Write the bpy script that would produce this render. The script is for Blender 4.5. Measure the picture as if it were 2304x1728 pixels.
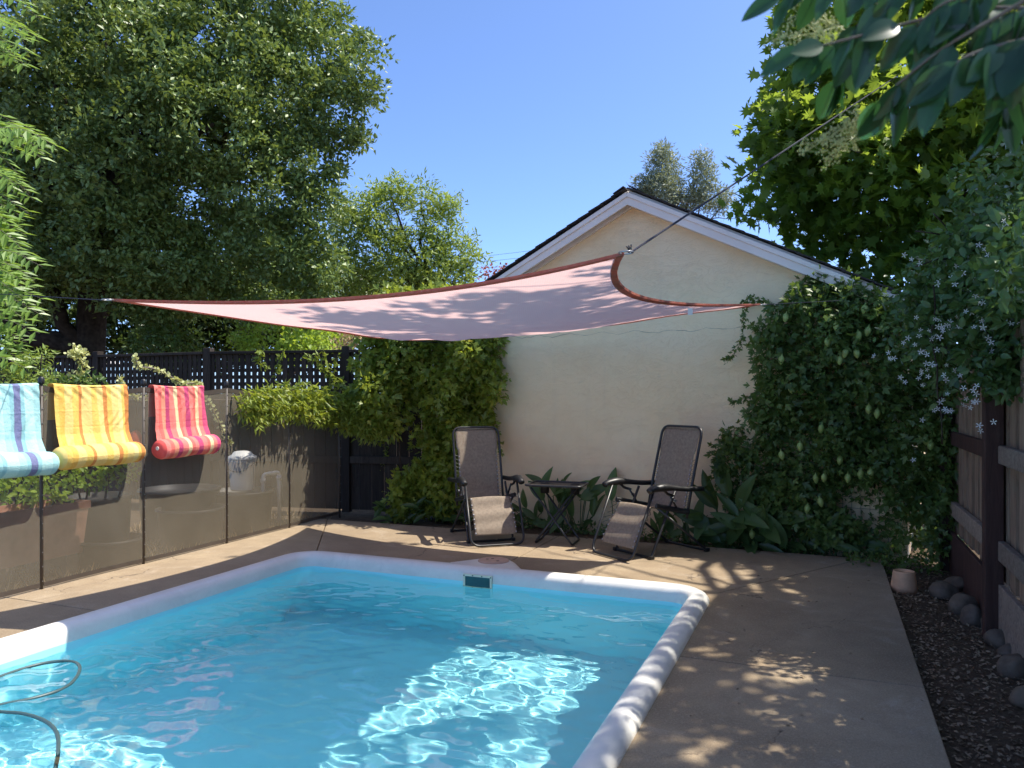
import bpy, bmesh, math, random
import numpy as np
from mathutils import Vector, Matrix

for o in list(bpy.data.objects):
    bpy.data.objects.remove(o, do_unlink=True)
SC = bpy.context.scene
COL = SC.collection
random.seed(7)
RNG = np.random.default_rng(7)

# ------------------------------------------------------------------ camera
CAMH = 1.42
F_PX, CX, HY = 1731.0, 1152.0, 889.0          # focal length, centre column, horizon row of the 2304 px picture
cam_d = bpy.data.cameras.new('camera')
cam = bpy.data.objects.new('camera', cam_d)
COL.objects.link(cam)
cam.location = (0, 0, CAMH)
cam.rotation_euler = (math.radians(90), 0, 0)
cam_d.sensor_width = 36.0
cam_d.lens = F_PX / 2304 * 36.0
cam_d.shift_y = (HY - 864) / 2304
cam_d.clip_start = 0.05
cam_d.clip_end = 2000
cam_d.dof.use_dof = True
cam_d.dof.focus_distance = 7.0
cam_d.dof.aperture_fstop = 4.8
SC.camera = cam

# ------------------------------------------------------------------ sky, sun, exposure
SUN_H = Vector((0.56, 0.03, 1.0)).normalized()      # direction towards the sun
world = bpy.data.worlds.new('World')
SC.world = world
world.use_nodes = True
wn = world.node_tree
sky = wn.nodes.new('ShaderNodeTexSky')
sky.sky_type = 'NISHITA'
sky.sun_disc = False
sky.sun_elevation = math.asin(SUN_H.z)
sky.sun_rotation = math.atan2(SUN_H.x, SUN_H.y)
sky.altitude = 100
sky.air_density = 0.53
sky.dust_density = 1.2
sky.ozone_density = 8.5
wn.links.new(sky.outputs[0], wn.nodes['Background'].inputs[0])
wn.nodes['Background'].inputs[1].default_value = 0.15
sun_d = bpy.data.lights.new('sun', 'SUN')
sun_d.energy = 3.1
sun_d.angle = math.radians(0.53)
sun_d.color = (1.0, 0.93, 0.82)
sun = bpy.data.objects.new('sun', sun_d)
COL.objects.link(sun)
sun.rotation_euler = (-SUN_H).to_track_quat('-Z', 'Y').to_euler()
sun.location = SUN_H * 40
vs = SC.view_settings
vs.view_transform = 'Standard'
vs.look = 'None'
vs.gamma = 1.0
vs.exposure = 1.34
vs.use_curve_mapping = False
cy = SC.cycles
cy.max_bounces = 10
cy.diffuse_bounces = 4
cy.glossy_bounces = 4
cy.transmission_bounces = 8
cy.transparent_max_bounces = 10
cy.use_denoising = True
cy.sample_clamp_indirect = 6.0

# ------------------------------------------------------------------ frames of reference
def at(px, py, Y):
    """Point of the place that shows at this picture position, Y metres away."""
    return Vector(((px - CX) / F_PX * Y, Y, CAMH + (HY - py) / F_PX * Y))
def gnd(px, py, z=0.0):
    Y = (CAMH - z) * F_PX / (py - HY)
    return Vector(((px - CX) / F_PX * Y, Y, z))
PR = Vector((1.457, 5.52, 0))
PA = math.radians(22.2)
PU = Vector((math.cos(PA), -math.sin(PA), 0))
PV = Vector((math.sin(PA), math.cos(PA), 0))
def pl(u, v, z=0.0):
    """pool frame: u to the right, v away, origin at the pool's far right corner"""
    p = PR + PU * u + PV * v
    return Vector((p.x, p.y, z))
WA = Vector((1.266, 8.03, 0))
WT = math.radians(29.8)
WD = Vector((math.cos(WT), -math.sin(WT), 0))
WN = Vector((-math.sin(WT), -math.cos(WT), 0))
def wl(s, n, z):
    """gable wall frame: s along it, n towards the pool"""
    p = WA + WD * s + WN * n
    return Vector((p.x, p.y, z))
def on_wall(px, py, n=0.0):
    k = (px - CX) / F_PX
    # solve (k*Y, Y) . WN = (WA+n WN) . WN
    d = WA.dot(WN) + n
    Y = d / (k * WN.x + WN.y)
    return at(px, py, Y)
def on_plane_u(px, py, u):
    k = (px - CX) / F_PX
    d = PR.dot(PU) + u
    Y = d / (k * PU.x + PU.y)
    return at(px, py, Y)

# ------------------------------------------------------------------ object helpers
def link(o, parent=None):
    COL.objects.link(o)
    if parent is not None:
        o.parent = parent
        o.matrix_parent_inverse = Matrix.Translation(-Vector(parent['_loc'])) if '_loc' in parent else Matrix()
    return o
def tag(o, label=None, cat=None, group=None, kind=None):
    if label: o['label'] = label
    if cat: o['category'] = cat
    if group: o['group'] = group
    if kind: o['kind'] = kind
    return o
ROOTS = []
def thing(name, loc, label, cat, group=None):
    o = bpy.data.objects.new(name, None)
    o.empty_display_size = 0.1
    o.location = loc
    o['_loc'] = [loc[0], loc[1], loc[2]]
    ROOTS.append(o)
    COL.objects.link(o)
    return tag(o, label, cat, group)

class MB:
    def __init__(s):
        s.v = []; s.f = []; s.a = []
    def pt(s, p, a=0.0):
        s.v.append((p[0], p[1], p[2])); s.a.append(a)
        return len(s.v) - 1
    def box(s, c, size, ax=None, ay=None, az=None, bev=0.0):
        ax = Vector(ax or (1, 0, 0)).normalized(); ay = Vector(ay or (0, 1, 0)).normalized()
        az = Vector(az).normalized() if az else ax.cross(ay)
        c = Vector(c)
        hx, hy, hz = size[0] / 2, size[1] / 2, size[2] / 2
        if bev <= 0:
            b = len(s.v)
            for k in (-1, 1):
                for j in (-1, 1):
                    for i in (-1, 1):
                        s.pt(c + ax * hx * i + ay * hy * j + az * hz * k)
            for q in ((0, 2, 3, 1), (4, 5, 7, 6), (0, 1, 5, 4), (2, 6, 7, 3), (0, 4, 6, 2), (1, 3, 7, 5)):
                s.f.append(tuple(b + i for i in q))
        else:
            bm = bmesh.new()
            bmesh.ops.create_cube(bm, size=1.0)
            for w in bm.verts:
                w.co = Vector((w.co.x * size[0], w.co.y * size[1], w.co.z * size[2]))
            bmesh.ops.bevel(bm, geom=list(bm.edges), offset=bev, segments=1, profile=0.5, affect='EDGES')
            b = len(s.v)
            bm.verts.index_update()
            for w in bm.verts:
                s.pt(c + ax * w.co.x + ay * w.co.y + az * w.co.z)
            for f in bm.faces:
                s.f.append(tuple(b + w.index for w in f.verts))
            bm.free()
        return s
    def tube(s, path, rad, n=8, caps=True, closed=False, sx=1.0, sy=1.0, up=None):
        path = [Vector(p) for p in path]
        m = len(path)
        if not hasattr(rad, '__len__'): rad = [rad] * m
        b = len(s.v)
        prev = None
        for i, p in enumerate(path):
            if closed:
                t = path[(i + 1) % m] - path[i - 1]
            else:
                t = path[min(i + 1, m - 1)] - path[max(i - 1, 0)]
            if t.length < 1e-9: t = Vector((0, 0, 1))
            t.normalize()
            if prev is None:
                r = Vector(up) if up else (Vector((0, 0, 1)) if abs(t.z) < 0.9 else Vector((1, 0, 0)))
            else:
                r = prev
            r = (r - t * r.dot(t))
            if r.length < 1e-6: r = t.orthogonal()
            r.normalize()
            prev = r
            q = t.cross(r)
            for k in range(n):
                a = 2 * math.pi * k / n
                s.pt(p + (r * math.cos(a) * sy + q * math.sin(a) * sx) * rad[i], i / max(1, m - 1))
        lim = m if closed else m - 1
        for i in range(lim):
            j = (i + 1) % m
            for k in range(n):
                k2 = (k + 1) % n
                s.f.append((b + i * n + k, b + i * n + k2, b + j * n + k2, b + j * n + k))
        if caps and not closed:
            s.f.append(tuple(b + k for k in reversed(range(n))))
            s.f.append(tuple(b + (m - 1) * n + k for k in range(n)))
        return s
    def lathe(s, prof, c=(0, 0, 0), n=24, ax=None, sx=1, sy=1):
        c = Vector(c)
        ax = Vector(ax or (0, 0, 1)).normalized()
        r1 = ax.orthogonal().normalized() if abs(ax.z) < .99 else Vector((1, 0, 0))
        r2 = ax.cross(r1)
        b = len(s.v)
        for (r, z) in prof:
            for k in range(n):
                a = 2 * math.pi * k / n
                s.pt(c + ax * z + r1 * (r * math.cos(a) * sx) + r2 * (r * math.sin(a) * sy))
        for i in range(len(prof) - 1):
            for k in range(n):
                k2 = (k + 1) % n
                s.f.append((b + i * n + k, b + i * n + k2, b + (i + 1) * n + k2, b + (i + 1) * n + k))
        s.f.append(tuple(b + k for k in reversed(range(n))))
        e = b + (len(prof) - 1) * n
        s.f.append(tuple(e + k for k in range(n)))
        return s
    def grid(s, fn, nu, nv, attr=None):
        b = len(s.v)
        for j in range(nv + 1):
            for i in range(nu + 1):
                s.pt(fn(i / nu, j / nv), attr(i / nu, j / nv) if attr else 0.0)
        w = nu + 1
        for j in range(nv):
            for i in range(nu):
                s.f.append((b + j * w + i, b + j * w + i + 1, b + (j + 1) * w + i + 1, b + (j + 1) * w + i))
        return s
    def prism(s, poly, z0, z1):
        """extrude a horizontal polygon"""
        b = len(s.v); n = len(poly)
        for p in poly: s.pt((p[0], p[1], z0))
        for p in poly: s.pt((p[0], p[1], z1))
        s.f.append(tuple(b + i for i in reversed(range(n))))
        s.f.append(tuple(b + n + i for i in range(n)))
        for i in range(n):
            j = (i + 1) % n
            s.f.append((b + i, b + j, b + n + j, b + n + i))
        return s
    def mesh(s, name, mat, smooth=False):
        me = bpy.data.meshes.new(name)
        me.from_pydata(s.v, [], s.f)
        if mat: me.materials.append(mat)
        at_ = me.attributes.new('rnd', 'FLOAT', 'POINT')
        at_.data.foreach_set('value', s.a)
        if smooth:
            me.polygons.foreach_set('use_smooth', [True] * len(me.polygons))
        me.update()
        return me
    def build(s, name, mat, parent=None, smooth=False, bevel=0.0, solid=0.0):
        o = bpy.data.objects.new(name, s.mesh(name, mat, smooth))
        link(o, parent)
        if solid:
            md = o.modifiers.new('solid', 'SOLIDIFY'); md.thickness = solid; md.offset = 0
        if bevel:
            md = o.modifiers.new('bevel', 'BEVEL'); md.width = bevel; md.segments = 2; md.limit_method = 'ANGLE'
        return o

def recalc(o):
    bm = bmesh.new(); bm.from_mesh(o.data)
    bmesh.ops.recalc_face_normals(bm, faces=bm.faces)
    bm.to_mesh(o.data); bm.free()
    return o
def catmull(pts, n=8, closed=False):
    pts = [Vector(p) for p in pts]
    out = []
    m = len(pts)
    for i in range(m if closed else m - 1):
        p1, p2 = pts[i], pts[(i + 1) % m]
        p0 = pts[i - 1] if (closed or i > 0) else p1 * 2 - p2
        p3 = pts[(i + 2) % m] if (closed or i + 2 < m) else p2 * 2 - p1
        for k in range(n):
            t = k / n
            out.append(0.5 * ((2 * p1) + (p2 - p0) * t + (2 * p0 - 5 * p1 + 4 * p2 - p3) * t * t + (3 * p1 - p0 - 3 * p2 + p3) * t ** 3))
    if not closed: out.append(pts[-1])
    return out
def rounded(pts, r, n=5):
    """polyline with its inner corners rounded"""
    pts = [Vector(p) for p in pts]
    out = [pts[0]]
    for i in range(1, len(pts) - 1):
        a, b, c = pts[i - 1], pts[i], pts[i + 1]
        r1 = min(r, (a - b).length * .49); r2 = min(r, (c - b).length * .49)
        p = b + (a - b).normalized() * r1; q = b + (c - b).normalized() * r2
        for k in range(n + 1):
            t = k / n
            out.append(p * (1 - t) ** 2 + b * 2 * t * (1 - t) + q * t * t)
    out.append(pts[-1])
    return out

# ------------------------------------------------------------------ materials
MATS = {}
class NT:
    def __init__(s, name):
        s.m = bpy.data.materials.new(name); s.m.use_nodes = True
        s.t = s.m.node_tree; s.t.nodes.clear()
        s.out = s.t.nodes.new('ShaderNodeOutputMaterial')
        s.tc = None
    def n(s, typ, **kw):
        nd = s.t.nodes.new(typ)
        for k, v in kw.items():
            if k in nd.inputs.keys() if hasattr(nd.inputs, 'keys') else False:
                s.set(nd, k, v)
            else:
                setattr(nd, k, v)
        return nd
    def set(s, nd, k, v):
        if isinstance(v, bpy.types.NodeSocket): s.t.links.new(v, nd.inputs[k])
        else:
            if hasattr(v, '__len__') and len(v) == 3 and nd.inputs[k].type == 'RGBA': v = (*v, 1)
            nd.inputs[k].default_value = v
    def l(s, a, b): s.t.links.new(a, b)
    def obj(s):
        if not s.tc: s.tc = s.n('ShaderNodeTexCoord')
        return s.tc.outputs['Object']
    def mapped(s, scale, vec=None, rot=None):
        mp = s.n('ShaderNodeMapping')
        s.l(vec or s.obj(), mp.inputs['Vector'])
        mp.inputs['Scale'].default_value = scale if hasattr(scale, '__len__') else (scale,) * 3
        if rot: mp.inputs['Rotation'].default_value = rot
        return mp.outputs[0]
    def noise(s, scale, detail=4, rough=.55, vec=None, dist=0.0):
        nd = s.n('ShaderNodeTexNoise')
        nd.inputs['Scale'].default_value = scale; nd.inputs['Detail'].default_value = detail
        nd.inputs['Roughness'].default_value = rough; nd.inputs['Distortion'].default_value = dist
        s.l(vec or s.obj(), nd.inputs['Vector'])
        return nd.outputs['Fac']
    def ramp(s, fac, stops, interp='LINEAR'):
        r = s.n('ShaderNodeValToRGB'); r.color_ramp.interpolation = interp
        e = r.color_ramp.elements
        while len(e) < len(stops): e.new(0.5)
        for i, (p, c) in enumerate(stops):
            e[i].position = p
            e[i].color = (*c, 1) if hasattr(c, '__len__') else (c, c, c, 1)
        s.l(fac, r.inputs[0])
        return r.outputs[0]
    def mix(s, fac, a, b, mode='MIX'):
        nd = s.n('ShaderNodeMix'); nd.data_type = 'RGBA'; nd.blend_type = mode
        for k, v in ((0, fac), (6, a), (7, b)):
            if isinstance(v, bpy.types.NodeSocket): s.l(v, nd.inputs[k])
            else:
                if k and hasattr(v, '__len__') and len(v) == 3: v = (*v, 1)
                nd.inputs[k].default_value = v
        return nd.outputs[2]
    def math(s, op, a, b=0.0):
        nd = s.n('ShaderNodeMath'); nd.operation = op
        for i, v in enumerate((a, b)):
            if isinstance(v, bpy.types.NodeSocket): s.l(v, nd.inputs[i])
            else: nd.inputs[i].default_value = v
        return nd.outputs[0]
    def bump(s, h, strength=.3, dist=.01, nrm=None):
        b = s.n('ShaderNodeBump'); b.inputs['Strength'].default_value = strength; b.inputs['Distance'].default_value = dist
        s.l(h, b.inputs['Height'])
        if nrm is not None: s.l(nrm, b.inputs['Normal'])
        return b.outputs[0]
    def pbr(s, col, rough=.6, bump=None, spec=.4, metal=0.0, **kw):
        p = s.n('ShaderNodeBsdfPrincipled')
        s.set(p, 'Base Color', col); s.set(p, 'Roughness', rough)
        p.inputs['Specular IOR Level'].default_value = spec
        p.inputs['Metallic'].default_value = metal
        for k, v in kw.items(): s.set(p, k, v)
        if bump is not None: s.l(bump, p.inputs['Normal'])
        return p.outputs[0]
    def done(s, sh):
        s.l(sh, s.out.inputs[0]); return s.m

def simple(name, col, rough=.5, spec=.4, var=.15, nscale=8, bump=0.1, bscale=60, metal=0):
    t = NT(name)
    c = t.ramp(t.noise(nscale), [(.3, tuple(x * (1 - var) for x in col)), (.7, tuple(min(1, x * (1 + var)) for x in col))])
    return t.done(t.pbr(c, rough, t.bump(t.noise(bscale), bump, .004), spec, metal))

def leafmat(name, dark, light, gloss=.35, trans=.35, tcol=None, extra=None):
    t = NT(name)
    a = t.n('ShaderNodeAttribute'); a.attribute_name = 'rnd'
    oi = t.n('ShaderNodeObjectInfo')
    f = t.math('FRACT', t.math('ADD', a.outputs['Fac'], t.math('MULTIPLY', oi.outputs['Random'], 0.999)))
    big = t.noise(1.1, 2)
    stops = [(0.0, dark), (.75, light)]
    if extra: stops += [(.93, light), (.97, extra)]
    c = t.ramp(f, stops)
    c = t.mix(t.ramp(big, [(.35, 0.0), (.7, .45)]), c, tuple(min(1, x * 1.35) for x in light))
    d = t.pbr(c, gloss, None, .45)
    tr = t.n('ShaderNodeBsdfTranslucent')
    tc = tcol or (min(1, light[0] * 1.9), min(1, light[1] * 1.7), light[2] * .8)
    t.l(t.mix(.65, c, tc), tr.inputs[0])
    mx = t.n('ShaderNodeMixShader'); mx.inputs[0].default_value = trans
    t.l(d, mx.inputs[1]); t.l(tr.outputs[0], mx.inputs[2])
    return t.done(mx.outputs[0])

def woodmat(name, dark, light, axis_scale=(6, 6, .6), rough=.8):
    t = NT(name)
    oi = t.n('ShaderNodeObjectInfo')
    mp = t.n('ShaderNodeMapping'); t.l(t.obj(), mp.inputs[0]); mp.inputs['Scale'].default_value = axis_scale
    cb = t.n('ShaderNodeCombineXYZ')
    t.l(t.math('MULTIPLY', oi.outputs['Random'], 37.0), cb.inputs[0]); t.l(t.math('MULTIPLY', oi.outputs['Random'], 91.0), cb.inputs[2])
    ad = t.n('ShaderNodeVectorMath'); ad.operation = 'ADD'
    t.l(mp.outputs[0], ad.inputs[0]); t.l(cb.outputs[0], ad.inputs[1])
    g = t.noise(5.0, 6, .65, ad.outputs[0], 1.2)
    c = t.ramp(g, [(.3, dark), (.7, light)])
    tone = t.ramp(oi.outputs['Random'], [(0, .72), (1, 1.25)])
    c = t.mix(1.0, c, tone, 'MULTIPLY')
    return t.done(t.pbr(c, rough, t.bump(g, .5, .006), .25))

def M(name, fn):
    if name not in MATS: MATS[name] = fn()
    return MATS[name]

# stucco wall
def m_stucco():
    t = NT('stucco')
    n1 = t.noise(1.3, 5, .6); n2 = t.noise(7, 6, .7, None, .8); n3 = t.noise(55, 3)
    c = t.ramp(n1, [(.3, (.86, .66, .39)), (.5, (.92, .73, .45)), (.75, (.93, .76, .49))])
    # warm bounce light painted low on the wall, blotchy, and grey weathering stains
    sep = t.n('ShaderNodeSeparateXYZ'); t.l(t.obj(), sep.inputs[0])
    low = t.ramp(sep.outputs[2], [(.15, 1.0), (1.3, 0.0)])
    st = t.ramp(t.noise(2.2, 4, .6), [(.35, 0.0), (.7, .8)])
    c = t.mix(t.math('MULTIPLY', low, st), c, (.74, .47, .30))
    drip = t.ramp(t.noise(5.0, 5, .6, t.mapped((1.6, 1.6, .12))), [(.55, 0.0), (.80, .12)])
    c = t.mix(drip, c, (.56, .50, .38))
    c = t.mix(t.ramp(t.noise(3.5, 6, .75, None, 1.5), [(.62, 0.0), (.8, .35)]), c, (.55, .52, .42))
    h = t.math('ADD', t.math('MULTIPLY', n2, 1.0), t.math('MULTIPLY', n3, .12))
    # trowel ridges
    rid = t.ramp(t.noise(3.0, 5, .6, t.mapped((1, 1, 2.2)), 2.5), [(.48, 0.0), (.5, .6), (.56, 0.0)])
    h = t.math('ADD', h, t.math('MULTIPLY', rid, .35))
    return t.done(t.pbr(c, .9, t.bump(h, .55, .02), .15))
def m_concrete():
    t = NT('concrete')
    oi = t.n('ShaderNodeObjectInfo')
    n1 = t.noise(.9, 6, .65, None, .6); n2 = t.noise(6, 8, .7); n3 = t.noise(160, 3, .6)
    c = t.ramp(n1, [(.25, (.225, .168, .105)), (.5, (.32, .245, .155)), (.75, (.42, .335, .22))])
    c = t.mix(t.ramp(n2, [(.4, 0.0), (.7, .5)]), c, (.22, .17, .115))
    c = t.mix(t.ramp(t.noise(2.1, 7, .75, None, 1.5), [(.55, 0.0), (.72, .45)]), c, (.52, .45, .36))
    c = t.mix(t.ramp(n3, [(.3, .6), (.55, 0.0)]), c, (.13, .105, .08))
    c = t.mix(t.ramp(t.noise(75, 4, .7), [(.52, 0.0), (.75, .4)]), c, (.58, .50, .38))
    sp = t.n('ShaderNodeSeparateXYZ'); t.l(t.mapped(1.0, None, (0, 0, PA)), sp.inputs[0])
    c = t.mix(t.ramp(t.math('ADD', sp.outputs[0], t.math('MULTIPLY', t.noise(1.2, 5), .6)), [(.0, 0.0), (.9, .75)]), c, t.mix(1.0, c, (.98, 1.06, 1.16), 'MULTIPLY'))
    # hairline cracks
    v = t.n('ShaderNodeTexVoronoi'); v.feature = 'DISTANCE_TO_EDGE'; v.inputs['Scale'].default_value = .55
    wv = t.n('ShaderNodeVectorMath'); wv.operation = 'ADD'
    nn = t.n('ShaderNodeTexNoise'); nn.inputs['Scale'].default_value = 3.0; nn.inputs['Detail'].default_value = 6
    t.l(t.obj(), nn.inputs['Vector']); t.l(t.obj(), wv.inputs[0]); 
    sc = t.n('ShaderNodeVectorMath'); sc.operation = 'SCALE'; sc.inputs['Scale'].default_value = .5
    t.l(nn.outputs['Color'], sc.inputs[0]); t.l(sc.outputs[0], wv.inputs[1]); t.l(wv.outputs[0], v.inputs['Vector'])
    crack = t.ramp(v.outputs['Distance'], [(0.0, 1.0), (.0035, 0.0)])
    crack = t.math('MULTIPLY', crack, t.ramp(t.noise(1.7, 2), [(.5, 0.0), (.6, .8)]))
    c = t.mix(crack, c, (.07, .055, .045))
    c = t.mix(1.0, c, t.ramp(oi.outputs['Random'], [(0, (.90, .88, .86)), (1, (1.08, 1.08, 1.1))]), 'MULTIPLY')
    h = t.math('ADD', t.math('MULTIPLY', n3, .25), t.math('ADD', t.math('MULTIPLY', n2, .35), t.math('MULTIPLY', crack, -1.0)))
    return t.done(t.pbr(c, .85, t.bump(h, .45, .006), .25))
def m_coping():
    t = NT('white_gelcoat')
    n = t.noise(4, 6, .7, None, .8)
    c = t.ramp(n, [(.3, (.66, .66, .62)), (.6, (.76, .75, .705))])
    c = t.mix(t.ramp(t.noise(14, 6, .7), [(.55, 0.0), (.8, .35)]), c, (.50, .52, .50))
    return t.done(t.pbr(c, .35, t.bump(t.noise(3, 3), .15, .01), .4))
def m_liner():
    t = NT('pool_blue')
    c = t.ramp(t.noise(1.5, 4), [(.3, (.34, .84, .92)), (.7, (.38, .87, .94))])
    return t.done(t.pbr(c, .6, None, .2))
def m_water():
    t = NT('water')
    g = t.n('ShaderNodeBsdfGlass')
    g.inputs['IOR'].default_value = 1.33; g.inputs['Roughness'].default_value = 0.0
    g.inputs['Color'].default_value = (1, 1, 1, 1)
    return t.done(g.outputs[0])
def m_mesh():
    t = NT('fence_mesh_fabric')
    c = t.ramp(t.noise(2.2, 5), [(.3, (.175, .150, .108)), (.7, (.225, .196, .145))])
    d = t.pbr(c, .7, t.bump(t.noise(5, 3), .3, .02), .2)
    tp = t.n('ShaderNodeBsdfTransparent')
    mx = t.n('ShaderNodeMixShader'); mx.inputs[0].default_value = .53
    t.l(tp.outputs[0], mx.inputs[1]); t.l(d, mx.inputs[2])
    return t.done(mx.outputs[0])
def m_sail():
    t = NT('sail_cloth')
    w = t.n('ShaderNodeTexWave'); w.inputs['Scale'].default_value = 26; w.inputs['Distortion'].default_value = 1.5; w.inputs['Detail'].default_value = 2
    t.l(t.obj(), w.inputs['Vector'])
    c = t.mix(t.ramp(w.outputs[0], [(0, 0.0), (1, .25)]), (.80, .51, .47), (.84, .64, .61))
    c = t.mix(t.ramp(t.noise(35, 4), [(.4, 0.0), (.7, .2)]), c, (.62, .48, .47))
    d = t.n('ShaderNodeBsdfDiffuse'); t.l(c, d.inputs[0])
    tr = t.n('ShaderNodeBsdfTranslucent'); t.l(c, tr.inputs[0])
    mx = t.n('ShaderNodeMixShader'); mx.inputs[0].default_value = .52
    t.l(d.outputs[0], mx.inputs[1]); t.l(tr.outputs[0], mx.inputs[2])
    return t.done(mx.outputs[0])
def m_stripes(name, stops):
    t = NT(name)
    a = t.n('ShaderNodeAttribute'); a.attribute_name = 'rnd'
    c = t.ramp(a.outputs['Fac'], stops, 'CONSTANT')
    wv = t.noise(220, 2)
    c = t.mix(t.ramp(wv, [(.3, .12), (.7, 0.0)]), c, (.9, .85, .75))
    d = t.pbr(c, .85, t.bump(t.noise(26, 5, .6, None, 1.2), .6, .012), .12)
    tr = t.n('ShaderNodeBsdfTranslucent'); t.l(c, tr.inputs[0])
    mx = t.n('ShaderNodeMixShader'); mx.inputs[0].default_value = .12
    t.l(d, mx.inputs[1]); t.l(tr.outputs[0], mx.inputs[2])
    return t.done(mx.outputs[0])
def m_sling():
    t = NT('woven_sling')
    b1 = t.n('ShaderNodeTexWave'); b1.bands_direction = 'Y'; b1.inputs['Scale'].default_value = 60; t.l(t.obj(), b1.inputs['Vector']); b1.inputs['Distortion'].default_value = 1
    b2 = t.n('ShaderNodeTexWave'); b2.bands_direction = 'Z'; b2.inputs['Scale'].default_value = 60; t.l(t.obj(), b2.inputs['Vector']); b2.inputs['Distortion'].default_value = 1
    f = t.math('MULTIPLY', b1.outputs[0], b2.outputs[0])
    c = t.ramp(t.noise(38, 5, .7), [(.3, (.19, .150, .112)), (.7, (.32, .262, .20))])
    c = t.mix(t.ramp(f, [(0, 0.0), (1, .4)]), c, (.36, .29, .22))
    d = t.pbr(c, .7, t.bump(f, .2, .002), .25)
    tr = t.n('ShaderNodeBsdfTranslucent'); t.l(c, tr.inputs[0])
    mx = t.n('ShaderNodeMixShader'); mx.inputs[0].default_value = .1
    t.l(d, mx.inputs[1]); t.l(tr.outputs[0], mx.inputs[2])
    return t.done(mx.outputs[0])
def m_soil():
    t = NT('soil')
    n = t.noise(9, 8, .75); n2 = t.noise(60, 5, .7)
    c = t.ramp(n, [(.3, (.070, .050, .033)), (.7, (.16, .118, .08))])
    c = t.mix(t.ramp(n2, [(.55, 0.0), (.75, .6)]), c, (.20, .155, .11))
    return t.done(t.pbr(c, .95, t.bump(t.math('ADD', n, n2), .8, .03), .1))
def m_rock():
    t = NT('river_rock')
    oi = t.n('ShaderNodeObjectInfo')
    c = t.ramp(t.noise(5, 7, .7), [(.3, (.075, .058, .042)), (.7, (.175, .142, .105))])
    c = t.mix(1, c, t.ramp(oi.outputs['Random'], [(0, (.8, .8, .85)), (1, (1.25, 1.15, 1.05))]), 'MULTIPLY')
    return t.done(t.pbr(c, .75, t.bump(t.noise(30, 6), .3, .01), .3))
def m_shingle():
    t = NT('asphalt_shingle')
    oi = t.n('ShaderNodeObjectInfo')
    c = t.ramp(t.noise(90, 3), [(.3, (.022, .02, .02)), (.7, (.07, .065, .06))])
    return t.done(t.pbr(c, .9, t.bump(t.noise(120, 2), .5, .004), .15))

STUCCO = m_stucco(); CONC = m_concrete(); COPING = m_coping(); LINER = m_liner(); WATER = m_water(); MESHF = m_mesh()
SAIL = m_sail(); SLING = m_sling(); SOIL = m_soil(); ROCK = m_rock(); SHINGLE = m_shingle()
WHITE = simple('white_paint', (.78, .73, .655), .5, .4, .05, 3, .08)
def m_hem():
    t = NT('terracotta_hem')
    c = t.ramp(t.noise(40, 4), [(.3, (.46, .17, .12)), (.7, (.56, .24, .18))])
    tr = t.n('ShaderNodeBsdfTranslucent'); t.l(c, tr.inputs[0])
    mx = t.n('ShaderNodeMixShader'); mx.inputs[0].default_value = .5
    t.l(t.pbr(c, .8, None, .2), mx.inputs[1]); t.l(tr.outputs[0], mx.inputs[2])
    return t.done(mx.outputs[0])
HEM = m_hem()
DARKMETAL = simple('powder_coated_steel', (.018, .019, .021), .38, .5, .2, 20, .05)
BLACKPL = simple('black_plastic', (.012, .012, .013), .42, .5, .2, 20, .08)
GREYPL = simple('grey_steel', (.35, .35, .36), .35, .5, .1, metal=.7)
BROWNMETAL = simple('bronze_aluminium', (.065, .052, .042), .5, .4)
TERRA = simple('terracotta', (.62, .37, .22), .8, .2, .15, 14, .2)
TANPL = simple('tan_plastic', (.52, .36, .27), .7, .25, .12, 12, .15)
CREAMPL = simple('cream_plastic', (.74, .72, .55), .4, .4, .06)
PVC = simple('white_plastic', (.78, .78, .74), .4, .4, .05)
TUBMAT = simple('dark_tub_plastic', (.035, .033, .03), .5, .4, .3)
HOSEMAT = simple('grey_hose', (.045, .085, .09), .4, .5, .1)
CORAL = simple('coral_cloth', (.62, .10, .06), .8, .2, .15)
ROPE = simple('dark_rope', (.03, .033, .05), .8, .2)
WIRE = simple('galvanised_wire', (.10, .10, .10), .5, .4)
DARKWOOD = woodmat('dark_stained_wood', (.022, .017, .014), (.060, .046, .036))
FENCEWOOD = woodmat('weathered_brown_board', (.15, .098, .064), (.32, .228, .155))
REDPOST = woodmat('red_brown_stained_post', (.050, .026, .021), (.11, .060, .047))
GREYRAIL = woodmat('grey_weathered_rail', (.155, .115, .088), (.33, .265, .205), (.8, 6, 6))
BARK = simple('bark', (.055, .042, .032), .95, .1, .45, 12, .9, 30)
BARKGREY = simple('pale_bark', (.16, .14, .115), .95, .1, .35, 9, .7, 30)
L_OAK = leafmat('oak_leaf', (.042, .082, .020), (.19, .265, .075), .44, .24)
L_BACK = leafmat('dark_backdrop_leaf', (.022, .042, .014), (.070, .115, .030), .45, .3)
L_LOCUST = leafmat('locust_leaf', (.12, .18, .035), (.27, .36, .085), .5, .38)
L_EUC = leafmat('eucalyptus_leaf', (.14, .18, .12), (.27, .31, .215), .5, .25)
L_SYC = leafmat('sycamore_leaf', (.028, .075, .022), (.105, .195, .032), .42, .48, (.56, .72, .07))
L_PINN = leafmat('pinnate_leaf', (.085, .17, .03), (.21, .33, .07), .38, .38)
L_VINE = leafmat('passion_vine_leaf', (.045, .090, .025), (.115, .185, .045), .40, .35)
L_VINE2 = leafmat('yellow_green_vine_leaf', (.10, .155, .025), (.24, .30, .045), .42, .42, None, (.42, .38, .05))
L_JAS = leafmat('jasmine_leaf', (.030, .072, .026), (.090, .165, .050), .35, .3)
L_CIT = leafmat('broad_glossy_leaf', (.012, .042, .018), (.034, .090, .032), .30, .25, (.08, .24, .05))
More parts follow.
